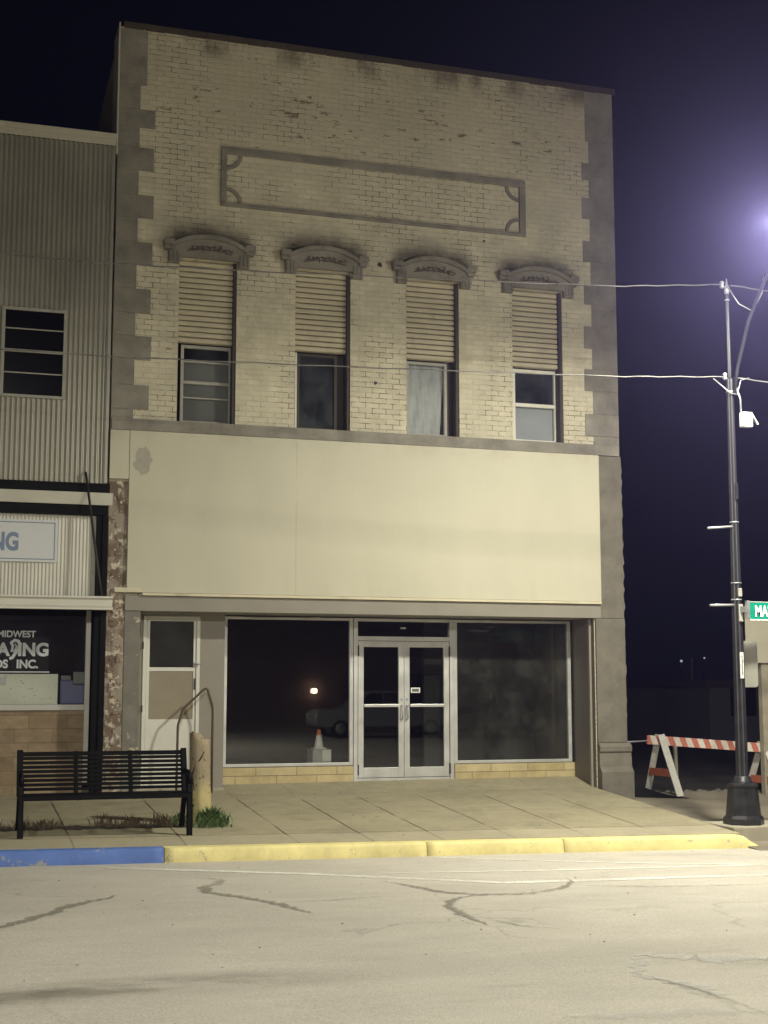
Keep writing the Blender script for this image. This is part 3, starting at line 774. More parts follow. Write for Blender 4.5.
# rough broken edge down the right corner
mb = MB(); edge = []; z = 1.07
while z < 5.5: edge.append((10.004 + (rnd.uniform(.010, .032) if len(edge) % 3 else rnd.uniform(0, .008)), z)); z += rnd.uniform(.03, .12)
mb.prism([(9.985, 1.07)] + edge + [(9.985, edge[-1][1])], -.024, .16); mb.build('broken_corner', M['pier_right'], B)

# recess: returns, soffit, shop room
mb = MB(); mb.box(9.507, 9.62, .362, 1.0, .1, 2.98); mb.box(9.498, 9.504, .002, .80, .1, 2.974); mb.build('recess_return', M['return_paint'], B)
mb = MB(); mb.box(9.462, 9.497, .10, .16, .2, 2.965, .004); mb.build('return_trim', M['grey_paint'], B)
mb = MB(); mb.box(2.40, 2.494, .003, .95, .1, 2.974); mb.build('recess_return', M['return_paint'], B)
mb = MB(); mb.box(2.5, 9.497, .003, 1.0, 2.975, 3.05); mb.build('recess_soffit', M['grey_paint'], B)
YR = .80
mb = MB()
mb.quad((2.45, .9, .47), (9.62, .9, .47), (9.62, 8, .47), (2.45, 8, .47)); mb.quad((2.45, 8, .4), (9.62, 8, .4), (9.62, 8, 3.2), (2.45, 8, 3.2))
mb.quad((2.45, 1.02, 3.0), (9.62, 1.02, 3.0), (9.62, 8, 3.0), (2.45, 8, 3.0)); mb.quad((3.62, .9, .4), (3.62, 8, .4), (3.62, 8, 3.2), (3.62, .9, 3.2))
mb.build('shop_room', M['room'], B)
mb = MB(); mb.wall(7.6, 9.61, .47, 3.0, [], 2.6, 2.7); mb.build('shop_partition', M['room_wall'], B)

# shop windows
def shop_window(x0, x1, z0, z1, gm):
    t = .055; f = MB(); y0, y1 = YR - .03, YR + .05
    f.box(x0, x0 + t, y0, y1, z0, z1, .004); f.box(x1 - t, x1, y0, y1, z0, z1, .004)
    f.box(x0 + t + .001, x1 - t - .001, y0 + .004, y1, z0, z0 + .045, .004); f.box(x0 + t + .001, x1 - t - .001, y0 + .004, y1, z1 - .04, z1, .004)
    w = f.build('shop_window', M['alum'], B)
    g = MB(); g.box(x0 + t - .004, x1 - t + .004, YR + .006, YR + .014, z0 + .04, z1 - .035); g.build('glass', gm, w)
    return w
shop_window(3.835, 5.835, .735, 2.955, M['glass'])
w2 = shop_window(7.465, 9.455, .735, 2.955, M['glass_dusty'])
mb = MB(); mb.box(3.80, 5.838, YR - .045, YR + .10, .3, .730, .006); mb.build('stall_riser', M['riser'], B)
mb = MB(); mb.box(7.468, 9.497, YR - .045, YR + .10, .3, .730, .006); mb.build('stall_riser', M['riser'], B)
# sagging strip of trim hanging at the head of each shop window
for (a, b) in ((3.95, 5.3), (8.0, 9.0)):
    mb = MB(); mb.tube([(lerp(a, b, k / 8), YR - .05, 2.955 - .018 * math.sin(math.pi * k / 8) * (1 + .5 * math.sin(k))) for k in range(9)], .008, 6); mb.build('loose_strip', M['flashing'], w2)
# double doors and transom
f = MB(); f.box(5.842, 5.905, YR - .045, YR + .06, .49, 2.955, .004); f.box(7.395, 7.458, YR - .045, YR + .06, .49, 2.955, .004)
f.box(5.907, 7.393, YR - .04, YR + .055, 2.615, 2.68, .004); f.box(5.907, 7.393, YR - .04, YR + .055, 2.91, 2.955, .004); f.box(5.907, 7.393, YR - .03, YR + .06, .49, .535, .003)
fr_ = f.build('door_frame', M['alum'], B)
g = MB(); g.box(5.90, 7.40, YR + .004, YR + .012, 2.675, 2.915); g.build('transom_glass', M['glass'], fr_)
g = MB(); g.box(6.60, 6.69, YR - .004, YR + .002, 2.80, 2.825, .003); g.build('door_number_plate', M['box_white'], fr_)
def leaf(x0, x1, hinge):
    z0, z1 = .545, 2.608; t = .085; d = MB(); y0, y1 = YR - .03, YR + .02
    d.box(x0, x0 + t, y0, y1, z0, z1, .004); d.box(x1 - t, x1, y0, y1, z0, z1, .004)
    d.box(x0 + t + .001, x1 - t - .001, y0 + .003, y1, z1 - .09, z1, .004); d.box(x0 + t + .001, x1 - t - .001, y0 + .003, y1, z0, z0 + .15, .004)
    o = d.build('door', M['alum'], B)
    g = MB(); g.box(x0 + t - .004, x1 - t + .004, YR - .006, YR + .002, z0 + .14, z1 - .08); g.build('glass', M['glass'], o)
    p = MB(); p.box(x0 + t + .002, x1 - t - .002, y0 - .03, y0 + .012, 1.605, 1.650, .006); p.build('push_bar', M['alum'], o)
    hx = (x1 - .04) if hinge < 0 else (x0 + .04)
    q = MB(); q.tube([(hx, y0 - .002, 1.42), (hx, y0 - .05, 1.43), (hx, y0 - .05, 1.62), (hx, y0 - .002, 1.63)], .011, 8)
    q.build('handle', M['galv'], o)
    k = MB(); k.lathe(0, 0, [(.018, 0), (.018, .012)], 10)
    for v in k.bm.verts: v.co = Vector((hx + v.co.x, y0 - .001 - v.co.z, 1.72 + v.co.y))
    k.build('lock', M['galv'], o)
    hb = x0 - .004 if hinge < 0 else x1 + .004
    for z in (z0 + .12, z1 - .15):
        hg = MB(); hg.box(hb - .012, hb + .012, y0 - .018, y0 - .002, z - .08, z + .08, .003); hg.build('hinge', M['iron'], o)
    return o
leaf(5.917, 6.648, -1)
d2 = leaf(6.654, 7.385, 1)
g = MB(); g.box(6.765, 6.915, YR - .010, YR - .0065, 1.82, 1.90, .003); st = g.build('door_sticker', M['box_white'], d2)
g = MB(); g.box(6.785, 6.895, YR - .0125, YR - .0102, 1.838, 1.882); g.build('sticker_print', M['map_ink'], d2)

# side door to the stairs
SY = .45
mb = MB(); mb.box(2.5, 2.60, SY, SY + .12, .2, 2.974); mb.box(3.43, 3.79, SY, SY + .12, .2, 2.974); mb.box(2.601, 3.429, SY, SY + .12, 2.93, 2.974); mb.build('door_surround', M['grey_paint'], B)
mb = MB(); mb.box(3.74, 3.79, SY + .121, YR + .1, .2, 2.974); mb.build('window_cheek', M['grey_paint'], B)
mb = MB(); mb.box(2.604, 2.655, SY - .02, SY + .05, .45, 2.925, .004); mb.box(3.375, 3.426, SY - .02, SY + .05, .45, 2.925, .004); mb.box(2.656, 3.374, SY - .018, SY + .05, 2.875, 2.925, .004)
sd = mb.build('side_door', M['door_white'], B)
mb = MB(); mb.wall(2.66, 3.37, .46, 2.872, [(2.70, 3.335, 2.19, 2.855), (2.70, 3.335, 1.45, 2.135)], SY, SY + .035); mb.build('door_leaf', M['door_white'], sd)
mb = MB(); mb.box(2.701, 3.334, SY + .014, SY + .022, 2.191, 2.854); mb.build('upper_screen', M['glass_dusty'], sd)
mb = MB(); mb.box(2.701, 3.334, SY + .05, SY + .06, 2.191, 2.854); mb.build('inner_shade', M['screen'], sd)
mb = MB(); mb.box(2.701, 3.334, SY + .012, SY + .03, 1.451, 2.134); mb.build('lower_panel', M['door_panel'], sd)
mb = MB(); mb.box(3.345, 3.365, SY - .012, SY - .001, 2.19, 2.27, .003); mb.tube([(3.355, SY - .01, 2.235), (3.355, SY - .05, 2.235), (3.43, SY - .06, 2.245)], .011, 8); mb.build('handle', M['galv'], sd)
mb = MB(); mb.box(3.343, 3.367, SY - .008, SY - .001, 1.87, 2.03, .003); mb.build('lock_plate', M['iron'], sd)
for z in (.85, 1.6, 2.5):
    mb = MB(); mb.box(2.592, 2.612, SY - .03, SY - .005, z - .05, z + .05, .003); mb.build('hinge', M['iron'], sd)
mb = MB(); mb.box(2.5, 3.79, SY - .12, SY + .11, .3, .475, .006); mb.build('door_step', M['pad'], B)

# ------------------------------------------------------------------ the neighbour on the left
A = thing('corrugated_shop', 'neighbouring shop clad in grey corrugated steel above a dark framed shop window', 'building', (-1.0, 0, 0))
def corr(mb, x0, x1, z0, z1, y, wl, amp, n=10, rows=1):
    k = int((x1 - x0) / wl * n); V = []
    for i in range(k + 1):
        x = x0 + (x1 - x0) * i / k; yy = y - amp * math.cos(2 * math.pi * (x - x0) / wl)
        V.append((mb.bm.verts.new((x, yy, z0)), mb.bm.verts.new((x, yy, z1))))
    for a, b in zip(V, V[1:]): f = mb.bm.faces.new((a[0], b[0], b[1], a[1])); f.smooth = True
    return mb
XL = -5.0
corr(MB(), XL, 1.985, 4.755, 9.72, -.015, .069, .014).build('siding', M['siding'], A)
mb = MB(); mb.wall(XL, 2.0, 4.4, 9.81, [], .02, .3); mb.build('front_wall', M['black'], A)
mb = MB(); mb.prism_x([(.302, 0), (22, 0), (22, 9.3), (.302, 9.85)], XL, XL + .3); mb.build('side_wall', M['sidewall'], A)
mb = MB(); mb.prism_x([(.302, 9.84), (22, 9.3), (22, 9.1), (.302, 9.6)], XL + .31, 1.99); mb.build('roof', M['coping'], A)
mb = MB(); mb.box(XL, 1.995, -.06, .31, 9.815, 9.90, .008); mb.box(XL, 1.99, -.055, -.03, 9.72, 9.812, .004); mb.build('roof_cap', M['flashing'], A)
mb = MB(); mb.box(1.945, 1.99, -.04, -.024, 4.76, 9.715, .004); mb.build('corner_trim', M['siding'], A)
def lite_window(x0, x1, z0, z1):
    f = MB(); t = .045
    f.box(x0, x0 + t, -.055, .0, z0, z1, .004); f.box(x1 - t, x1, -.055, .0, z0, z1, .004)
    f.box(x0 + t + .001, x1 - t - .001, -.053, .0, z1 - t, z1, .004); f.box(x0 + t + .001, x1 - t - .001, -.053, .0, z0, z0 + .04, .004)
    for q, h in ((.27, .009), (.515, .020), (.76, .009)): z = lerp(z0, z1, q); f.box(x0 + t + .001, x1 - t - .001, -.05, -.02, z - h, z + h, .003)
    o = f.build('window_frame', M['old_frame'], A)
    g = MB(); g.box(x0 + t - .003, x1 - t + .003, -.036, -.028, z0 + .03, z1 - t + .004); g.build('glass', M['black_glass'], o)
def bg():
    m, t = newmat('black_window_glass'); t.out((.004, .004, .005), .15, None, 0, .25); return m
M['black_glass'] = bg()
lite_window(.485, 1.375, 5.92, 7.205)
# band above the shopfront
mb = MB(); mb.box(XL, 2.03, -.05, .02, 4.615, 4.75, .006); mb.build('header_band', M['black'], A)
mb = MB(); mb.prism_x([(-.10, 4.61), (.02, 4.61), (.02, 4.445), (-.04, 4.445)], XL, 2.07); mb.build('shop_cornice', M['panel_white'], A)
mb = MB(); mb.box(XL, 2.0, -.035, .10, 4.30, 4.442, .006); mb.build('transom_header', M['black'], A)
corr(MB(), XL, 1.80, 3.10, 4.298, .06, .050, .006).build('transom_panel', M['panel_white'], A)
mb = MB(); mb.box(1.803, 1.86, .03, .10, 3.13, 4.298, .004); mb.build('panel_stop', M['old_frame'], A)
mb = MB(); mb.box(1.862, 1.94, -.02, .12, .3, 4.298, .006); mb.box(1.941, 2.02, -.045, .16, .3, 4.298, .008); mb.build('black_column', M['black'], A)
mb = MB(); mb.box(2.022, 2.286, -.025, -.002, 3.0, 4.80, .010); mb.box(2.022, 2.272, -.025, -.002, .1, 2.999, .012)
for k in range(70):
    x = rnd.uniform(2.03, 2.19); z = rnd.uniform(.3, 4.6); mb.box(x, x + rnd.uniform(.03, .09), -.025 - rnd.uniform(.004, .025), -.02, z, z + rnd.uniform(.03, .10), .006)
mb.build('crumbling_pier', M['pier_rubble'], A)
mb = MB(); mb.box(2.022, 2.10, .0, .4, .3, 3.0); mb.build('pier_board', plain('orange_brown_board', (.20, .11, .055), .8, var=.3, scale=4), A)
# sign on the transom
mb = MB(); mb.box(-1.6, 1.335, .030, .048, 3.625, 4.215, .004); sg = mb.build('sign_board', M['signwhite'], A)
mb = MB()
a, b, c, d = -1.57, 1.30, 3.66, 4.18
for q in ((a, b, c, c + .012), (a, b, d - .012, d), (a, a + .012, c + .013, d - .013), (b - .012, b, c + .013, d - .013)): mb.box(q[0], q[1], .026, .0295, q[2], q[3])
mb.build('sign_border', M['signblue'], sg)
text_mesh('HEARING', .815, .0295, 3.79, .335, .003, 'RIGHT', .014, .74).build('sign_lettering', M['signblue'], sg)
# ledge canopy
mb = MB(); mb.prism_x([(.02, 3.15), (-.34, 3.145), (-.345, 3.12), (-.31, 3.10), (-.30, 3.02), (-.33, 2.995), (-.36, 2.985), (-.36, 2.96), (-.30, 2.955), (-.28, 2.985), (.02, 2.985)], XL, 2.075)
mb.build('canopy', M['panel_white'], A)
mb = MB(); mb.tube([(1.69, -.01, 4.90), (1.69, -.07, 4.88), (1.69, -.10, 4.85)], .018, 8); mb.tube([(1.69, -.09, 4.87), (1.85, -.22, 3.7), (1.93, -.31, 3.13)], .017, 8); mb.build('canopy_rod', M['iron'], A)
# shop window
GY = .38
f = MB(); f.box(1.785, 1.855, GY - .06, GY + .05, .55, 2.983, .005); f.box(XL, 1.783, GY - .07, GY + .05, 1.585, 1.665, .006); hb = MB(); hb.box(XL, 1.783, GY - .05, GY + .05, 2.90, 2.983, .004); hb.build('window_head', M['black'], A)
nw = f.build('shop_window', M['neigh_frame'], A)
g = MB(); g.box(XL, 1.788, GY, GY + .008, 1.66, 2.905); g.build('glass', M['glass_clear'], nw)
mb = MB(); mb.box(XL, 1.784, GY - .04, GY + .10, .2, 1.583); mb.build('stone_base', M['brownstone'], A)
text_mesh('MIDWEST', 1.10, GY - .003, 2.60, .125, .0015, 'RIGHT', .003, .95).build('window_lettering', M['vinyl'], nw)
ar = text_mesh('ING', 1.285, GY - .003, 2.345, .245, .0015, 'RIGHT', .010, .98)
ar.build('window_lettering', M['vinyl'], nw)
text_mesh('HEA', .745, GY - .003, 2.345, .245, .0015, 'RIGHT', .010, .98).build('window_lettering', M['vinyl'], nw)
# the letter R drawn as an ear
ear = MB(); pts = [(x_ - .005, z_) for x_, z_ in ((.785, 2.40), (.80, 2.47), (.775, 2.52), (.82, 2.555), (.87, 2.545), (.895, 2.49), (.875, 2.43), (.835, 2.375), (.80, 2.315), (.765, 2.30))]
def ribbon(mb, P, w, y0, y1):
    for k in range(len(P) - 1):
        a, b = Vector((P[k][0], (y0 + y1) / 2, P[k][1])), Vector((P[k + 1][0], (y0 + y1) / 2, P[k + 1][1]))
        ww = w * (1.3 - .6 * abs(k / (len(P) - 1) - .6)); d = (b - a).normalized(); mb.bar(a - d * .008, b + d * .008, ww, abs(y1 - y0) + .0004 * (k % 3), up=(0, 1, 0))
ribbon(ear, pts, .035, GY - .004, GY - .002)
ribbon(ear, [(.825, 2.50), (.845, 2.47), (.83, 2.43), (.805, 2.40)], .016, GY - .004, GY - .002)
ear.build('ear_emblem', M['vinyl'], nw)
text_mesh('AIDS', .735, GY - .003, 2.172, .16, .0015, 'RIGHT', .006, .95).build('window_lettering', M['vinyl'], nw)
text_mesh('INC.', 1.145, GY - .003, 2.172, .16, .0015, 'RIGHT', .006, .95).build('window_lettering', M['vinyl'], nw)
mb = MB(); mb.box(-1.5, 1.30, GY - .004, GY - .001, 2.108, 2.124); mb.build('lettering_rule', M['vinyl'], nw)
mb = MB(); mb.box(-1.5, 1.29, GY + .012, GY + .016, 2.128, 2.60); mb.build('lettering_backing', M['black_room'], nw)
mb = MB()
mb.quad((XL, .5, 1.60), (1.80, .5, 1.60), (1.80, 5, 1.60), (XL, 5, 1.60)); mb.quad((XL, 3.4, .4), (1.80, 3.4, .4), (1.80, 3.4, 3.0), (XL, 3.4, 3.0))
mb.quad((XL, .5, 2.99), (1.80, .5, 2.99), (1.80, 5, 2.99), (XL, 5, 2.99)); mb.quad((1.88, .5, .4), (1.88, 5, .4), (1.88, 5, 3.2), (1.88, .5, 3.2))
mb.build('shop_room', M['room'], A)
# goods in that window
mb = MB(); mb.box(.10, 1.425, GY + .05, GY + .30, 1.665, 2.09, .006)
bx = mb.build('display_box', M['paper'], None, label='white speckled display box in the hearing shop window', category='box')
mb = MB(); mb.box(.05, .72, GY + .044, GY + .049, 1.93, 2.05); 
mb.build('plaque', M['signwhite'], bx)
mb = MB(); mb.box(1.46, 1.80, GY + .10, GY + .45, 1.665, 2.0, .02); cr = mb.build('storage_crate', M['crate_blue'], None, label='dark blue storage crate in the shop window beside the white box', category='crate')
mb = MB(); mb.box(1.47, 1.61, GY + .12, GY + .4, 2.001, 2.07, .01); mb.build('lid', M['lavender_tub'], cr)
mb = MB(); mb.box(1.63, 1.79, GY + .03, GY + .09, 1.95, 2.12, .01); mb.box(1.645, 1.775, GY + .025, GY + .0295, 1.97, 2.10); mb.build('plastic_tub', M['lavender_tub'], None, label='small grey plastic tub leaning on the blue crate', category='tub')

# ------------------------------------------------------------------ traffic cone on a box, inside the left shop window
cb = MB(); cb.box(5.23, 5.52, .86, 1.20, .74, .975, .006); o = cb.build('cardboard_box', M['card'], None, label='grey box just inside the left shop window under the cone', category='box')
m2 = MB(); m2.box(5.38, 5.515, .854, .859, .80, .965); m2.build('paper_sheet', M['paper'], o)
mb = MB(); mb.box(4.9, 5.8, .92, 1.6, .48, .738); mb.build('window_ledge', M['room'], B)
cn = thing('traffic_cone', 'small orange and white traffic cone standing on a box behind the glass', 'cone', (5.36, 1.0, .977))
mb = MB(); mb.lathe(5.36, 1.0, [(.078, .999), (.072, 1.01), (.030, 1.24), (.024, 1.265), (.015, 1.267)], 20); mb.build('cone_body', M['cone'], cn)
mb = MB(); mb.box(5.265, 5.455, .90, 1.10, .977, .998, .008); mb.build('base', M['cone'], cn)

# ------------------------------------------------------------------ bench
def bench():
    x0, x1, yf, yb = .79, 2.69, -3.36, -2.86
    z = lambda x, y: zs(x, y)
    t = thing('park_bench', 'black metal slatted bench facing the street in front of the hearing shop', 'bench', ((x0 + x1) / 2, -3.1, z(1.8, -3.1)))
    g = z(1.8, -3.1); seat = g + .455; top = g + .925
    def yback(zz): return lerp(-2.98, -2.82, (zz - seat) / (top - seat))
    s = MB()
    for k in range(9):
        zz = seat + .05 + (top - seat - .075) * k / 8
        s.bar((x0 + .03, yback(zz), zz), (x1 - .03, yback(zz), zz), .010, .036 if k < 8 else .05, bev=.003)
    s.build('backrest', M['bench_black'], t)
    s = MB()
    for k in range(8):
        yy = -3.36 + .375 * k / 7; s.bar((x0 + .03, yy, seat - (.012 if k == 0 else 0)), (x1 - .03, yy, seat - (.012 if k == 0 else 0)), .038, .010, bev=.003)
    s.box(x0 + .03, x1 - .03, yf - .03, yf - .018, seat - .05, seat, .004)
    s.build('seat', M['bench_black'], t)
    for q in (1 / 3, 2 / 3):
        x = lerp(x0, x1, q); s = MB(); s.bar((x, -3.35, seat - .035), (x, -2.97, seat - .03), .05, .04); s.bar((x, -2.97, seat - .03), (x, -2.80, top), .05, .024, up=(0, 1, 0)); s.build('support_bar', M['bench_black'], t)
    for x, sx in ((x0, -1), (x1, 1)):
        s = MB(); s.bar((x, yf, z(x, yf)), (x, yf + .04, seat + .01), .05, .06, up=(0, 1, 0), bev=.006); s.bar((x, yf + .04, seat), (x, yf + .10, seat + .18), .05, .10, up=(0, 1, 0), bev=.006); s.build('leg', M['bench_black'], t)
        s = MB(); s.bar((x, yb + .10, z(x, yb + .1)), (x, -2.97, seat), .05, .06, up=(0, 1, 0), bev=.006); s.bar((x, -2.972, seat - .01), (x, -2.80, top + .01), .055, .06, up=(0, 1, 0), bev=.006); s.build('leg', M['bench_black'], t)
        s = MB(); s.tube([(x, yf + .05, seat + .08), (x, yf + .03, seat + .19), (x, yf + .10, seat + .235), (x, -2.95, seat + .24), (x, -2.89, seat + .22)], .026, 8); s.bar((x, yf + .02, seat - .02), (x, -2.96, seat - .02), .045, .045); s.build('armrest', M['bench_black'], t)
bench()

# ------------------------------------------------------------------ broken post, weeds
def post():
    cx, cy = 2.975, -2.45; g = zs(cx, cy)
    t = thing('broken_post', 'broken round post stub with flaking yellow paint and slanting top beside the bench', 'post', (cx, cy, g))
    mb = MB(); n = 22; H = 1.11; rows = []
    for k in range(13):
        ring = []
        for j in range(n):
            a = 2 * math.pi * j / n; q = k / 12
            rr = .132 * (1 - .07 * q) * (1 + .05 * math.sin(3 * a + 2 * q) + .03 * math.sin(7 * a + 5 * q) + .025 * math.sin(11 * a + 23 * q) - .12 * max(0, q - .7) * (1 + math.sin(4 * a)))
            zt = H - .05 - .055 * math.cos(a) + .018 * math.sin(3 * a + 1) + .012 * math.sin(7 * a)
            x = cx + rr * math.cos(a) - .035 * q; y = cy + rr * math.sin(a)
            ring.append(mb.bm.verts.new((x, y, g - .05 + (zt + .05) * q)))
        rows.append(ring)
    for a, b in zip(rows, rows[1:]):
        for j in range(n): f = mb.bm.faces.new((a[j], a[(j + 1) % n], b[(j + 1) % n], b[j])); f.smooth = True
    c = mb.bm.verts.new((cx - .04, cy, g + H - .11))
    for j in range(n): mb.bm.faces.new((rows[-1][j], rows[-1][(j + 1) % n], c))
    mb.build('post_body', M['post'], t)
    mb = MB(); mb.tube([(cx - .10, cy - .095, g + .40), (cx - .125, cy - .075, g + .58), (cx - .085, cy - .10, g + .70), (cx - .03, cy - .118, g + .78), (cx + .01, cy - .112, g + .86)], [.006, .013, .016, .014, .008], 6); mb.build('split', M['post_crack'], t)
post()

def blades(mb, cx, cy, n, spread, h0, h1, w, seed, zf, flat=.6):
    r = random.Random(seed)
    for _ in range(n):
        a = r.uniform(0, 6.283); d = abs(r.gauss(0, .5)) * spread; x, y = cx + d * math.cos(a), cy + d * math.sin(a) * flat
        g = zf(x, y) - .005; h = r.uniform(h0, h1) * (1 - .4 * min(1, d / spread)); b = r.uniform(0, 6.283); lean = r.uniform(.15, .8) * h
        p0 = Vector((x, y, g)); p1 = p0 + Vector((lean * .35 * math.cos(b), lean * .35 * math.sin(b), h * .65)); p2 = p0 + Vector((lean * math.cos(b), lean * math.sin(b), h))
        sd = Vector((-math.sin(b), math.cos(b), 0)) * w * r.uniform(.6, 1.3)
        v = [mb.bm.verts.new(q) for q in (p0 - sd * .3, p0 + sd * .3, p1 + sd, p1 - sd, p2)]
        mb.bm.faces.new((v[0], v[1], v[2], v[3])); mb.bm.faces.new((v[3], v[2], v[4]))
mb = MB(); blades(mb, 3.05, -2.74, 380, .25, .05, .27, .022, 4, zs); blades(mb, 2.68, -2.62, 80, .20, .04, .18, .018, 5, zs)
mb.build('weed_clump', M['leaf'], None, label='clump of leafy green weeds at the foot of the broken post', category='weed')
mb = MB()
for k in range(46):
    x = rnd.uniform(-1.8, 2.65); blades(mb, x, -2.68 + rnd.uniform(-.07, .07), 44, .17, .03, .14 if k % 3 else .22, .0065, 100 + k, zs, .4)
mb.build('dry_grass', M['dry'], kind='stuff')
mb = MB()
V = []
for k in range(80):
    x = -2 + 4.75 * k / 79; w = .10 + .045 * math.sin(k * .9) + .03 * math.sin(k * 2.3)
    V.append((mb.bm.verts.new((x, -2.69 - w, zs(x, -2.69 - w) + .006)), mb.bm.verts.new((x, -2.67, zs(x, -2.67) + .018)), mb.bm.verts.new((x, -2.64 + w, zs(x, -2.64 + w) + .006))))
for a, b in zip(V, V[1:]):
    mb.bm.faces.new((a[0], b[0], b[1], a[1])); mb.bm.faces.new((a[1], b[1], b[2], a[2]))
mb.build('soil_strip', M['dirt'], kind='structure')
# ------------------------------------------------------------------ pipe handrail in front of the side door
rl = MB(); y = .16
rl.tube([(3.575, y, zs(3.57, y) - .02), (3.575, y, 1.60), (3.565, y, 1.66), (3.50, y, 1.87), (3.475, y, 1.885), (3.445, y, 1.875), (3.17, y - .02, 1.62), (3.14, y - .02, 1.58), (3.09, y - .03, 1.42), (3.075, y - .03, 1.36), (3.07, y - .03, zs(3.07, y) - .02)], .017, 8)
rl.build('pipe_handrail', M['rust'], None, label='thin rusty bent pipe handrail in front of the white side door', category='handrail')

# ------------------------------------------------------------------ street lamp
LX, LY = 9.865, -3.55
def lamp():
    g = .15; t = thing('street_lamp', 'tall black fluted street lamp post with an octagonal base standing at the kerb', 'street lamp', (LX, LY, g))
    mb = MB(); mb.lathe(LX, LY, [(.262, g), (.262, g + .075), (.242, g + .10), (.225, g + .115), (.190, g + .475), (.202, g + .485), (.202, g + .51), (.165, g + .525)], 8, False, rot=math.pi / 8); mb.build('base', M['lamp_black'], t)
    mb = MB(); mb.lathe(LX, LY, [(.135, g + .51), (.135, g + .535), (.112, g + .555), (.104, g + .60), (.085, g + .615)], 20); mb.build('collar', M['lamp_black'], t)
    mb = MB(); mb.lathe(LX, LY, [(.080, g + .61), (.072, 2.4), (.058, 4.0), (.050, 5.6), (.048, 6.02), (.026, 6.05), (.023, 7.28)], 24, False, flute=.10); mb.build('pole', M['lamp_black'], t)
    mb = MB(); mb.lathe(LX, LY, [(.026, 7.20), (.040, 7.24), (.035, 7.30), (.016, 7.34), (.006, 7.42)], 14); mb.build('finial', M['galv'], t)
    for z, r_ in ((4.08, .060), (3.27, .068), (3.05, .070), (5.85, .052), (7.12, .028)):
        mb = MB(); mb.lathe(LX, LY, [(r_, z - .009), (r_ + .005, z - .004), (r_ + .005, z + .004), (r_, z + .009)], 18); mb.build('band_clamp', M['galv'], t)
    for z, dz in ((4.02, -.035), (2.98, -.01)):
        mb = MB(); mb.tube([(LX - .04, LY - .02, z), (LX - .43, LY - .05, z + dz)], .016, 8); mb.build('banner_rod', M['bare_metal'], t)
    mb = MB(); pts = [(LX + .03, LY - .06, 5.80), (LX + .05, LY - .12, 6.15), (LX + .10, LY - .35, 6.75), (LX + .09, LY - .75, 7.15), (LX + .0, LY - 1.2, 7.36), (LX - .30, LY - 1.75, 7.47), (LX - .52, LY - 2.1, 7.50)]
    mb.tube(pts, [.024, .024, .023, .023, .022, .022, .021], 10); mb.build('lamp_arm', M['lamp_black'], t)
    hx, hy, hz = HEAD
    mb = MB(); prof = []
    # cobra head: flat housing seen from below
    for k, (w, h) in enumerate(((.05, .03), (.10, .05), (.15, .065), (.17, .07), (.15, .06), (.08, .035))):
        yy = hy + .32 - k * .13; ring = [mb.bm.verts.new((hx + w * math.cos(a), yy, hz + .06 + (h if math.sin(a) > 0 else h * .25) * math.sin(a))) for a in [2 * math.pi * j / 14 for j in range(14)]]
        prof.append(ring)
    for a, b in zip(prof, prof[1:]):
        for j in range(14): f = mb.bm.faces.new((a[j], a[(j + 1) % 14], b[(j + 1) % 14], b[j])); f.smooth = True
    mb.bm.faces.new(prof[0]); mb.bm.faces.new(list(reversed(prof[-1])))
    hd = mb.build('lamp_head', M['galv'], t)
    mb = MB(); mb.box(hx - .10, hx + .10, hy - .2, hy + .14, hz + .022, hz + .034, .004); mb.build('lamp_lens', M['lens'], hd)
    mb = MB(); mb.box(LX + .10, LX + .25, LY - .14, LY - .04, 5.36, 5.56, .012); mb.bar((LX + .25, LY - .1, 5.55), (LX + .33, LY - .12, 5.40), .06, .012); bxo = mb.build('control_box', M['box_white'], t)
    mb = MB(); mb.tube([(LX + .12, LY - .06, 5.56), (LX + .11, LY - .07, 5.75), (LX + .06, LY - .05, 5.92)], .014, 6); mb.build('conduit', M['galv'], t)
    mb = MB(); mb.bar((LX + .0, LY - .078, 2.02), (LX + .0, LY - .078, 2.36), .055, .003, up=(0, 1, 0)); mb.build('sticker', M['sticker'], t)
    mb = MB(); mb.bar((LX + .004, LY - .0805, 2.06), (LX + .004, LY - .0805, 2.32), .012, .002, up=(0, 1, 0))
    mb.build('sticker_print', M['map_ink'], t)
    # rusty plates and wire ties on the shaft
    mb = MB(); mb.bm.free()
    for x0_, x1_, y_, a_, b_ in ((-.02, .04, .086, 2.76, 2.99), (-.02, .035, .084, 3.09, 3.20), (-.01, .035, .074, 4.38, 4.60)):
        mb = MB(); mb.box(LX + x0_, LX + x1_, LY - y_, LY - y_ + .025, a_, b_, .006); mb.build('mounting_plate', M['old_frame'] if a_ < 4 else M['lamp_black'], t)
    mb = MB(); mb.tube([(LX - .03, LY - .06, 7.3), (LX + .12, LY - .1, 7.05), (LX + .3, LY - .15, 6.95), (LX + .42, LY - .2, 7.2), (LX + .45, LY - .2, 7.45)], .008, 6)
    mb.build('slack_cable', M['galv'], t)
    mb = MB(); mb.tube([(LX - .25, LY, 6.02), (LX - .05, LY - .08, 5.82), (LX + .06, LY - .08, 5.80), (LX + .12, LY - .08, 6.0), (LX + .3, LY, 6.06)], .008, 6); mb.build('slack_cable', M['galv'], t)
    for z in (6.06, 7.33):
        mb = MB(); mb.lathe(LX - .07, LY, [(.02, z - .05), (.035, z - .03), (.02, z), (.035, z + .03), (.015, z + .05)], 12); mb.build('insulator', M['galv'], t)
    return t
HEAD = (9.25, -6.0, 7.43)
lamp()
# concrete footing
mb = MB(); mb.box(9.515, 10.46, -3.90, -3.08, -.25, .148, .015); mb.build('lamp_footing', M['pad'], kind='structure')

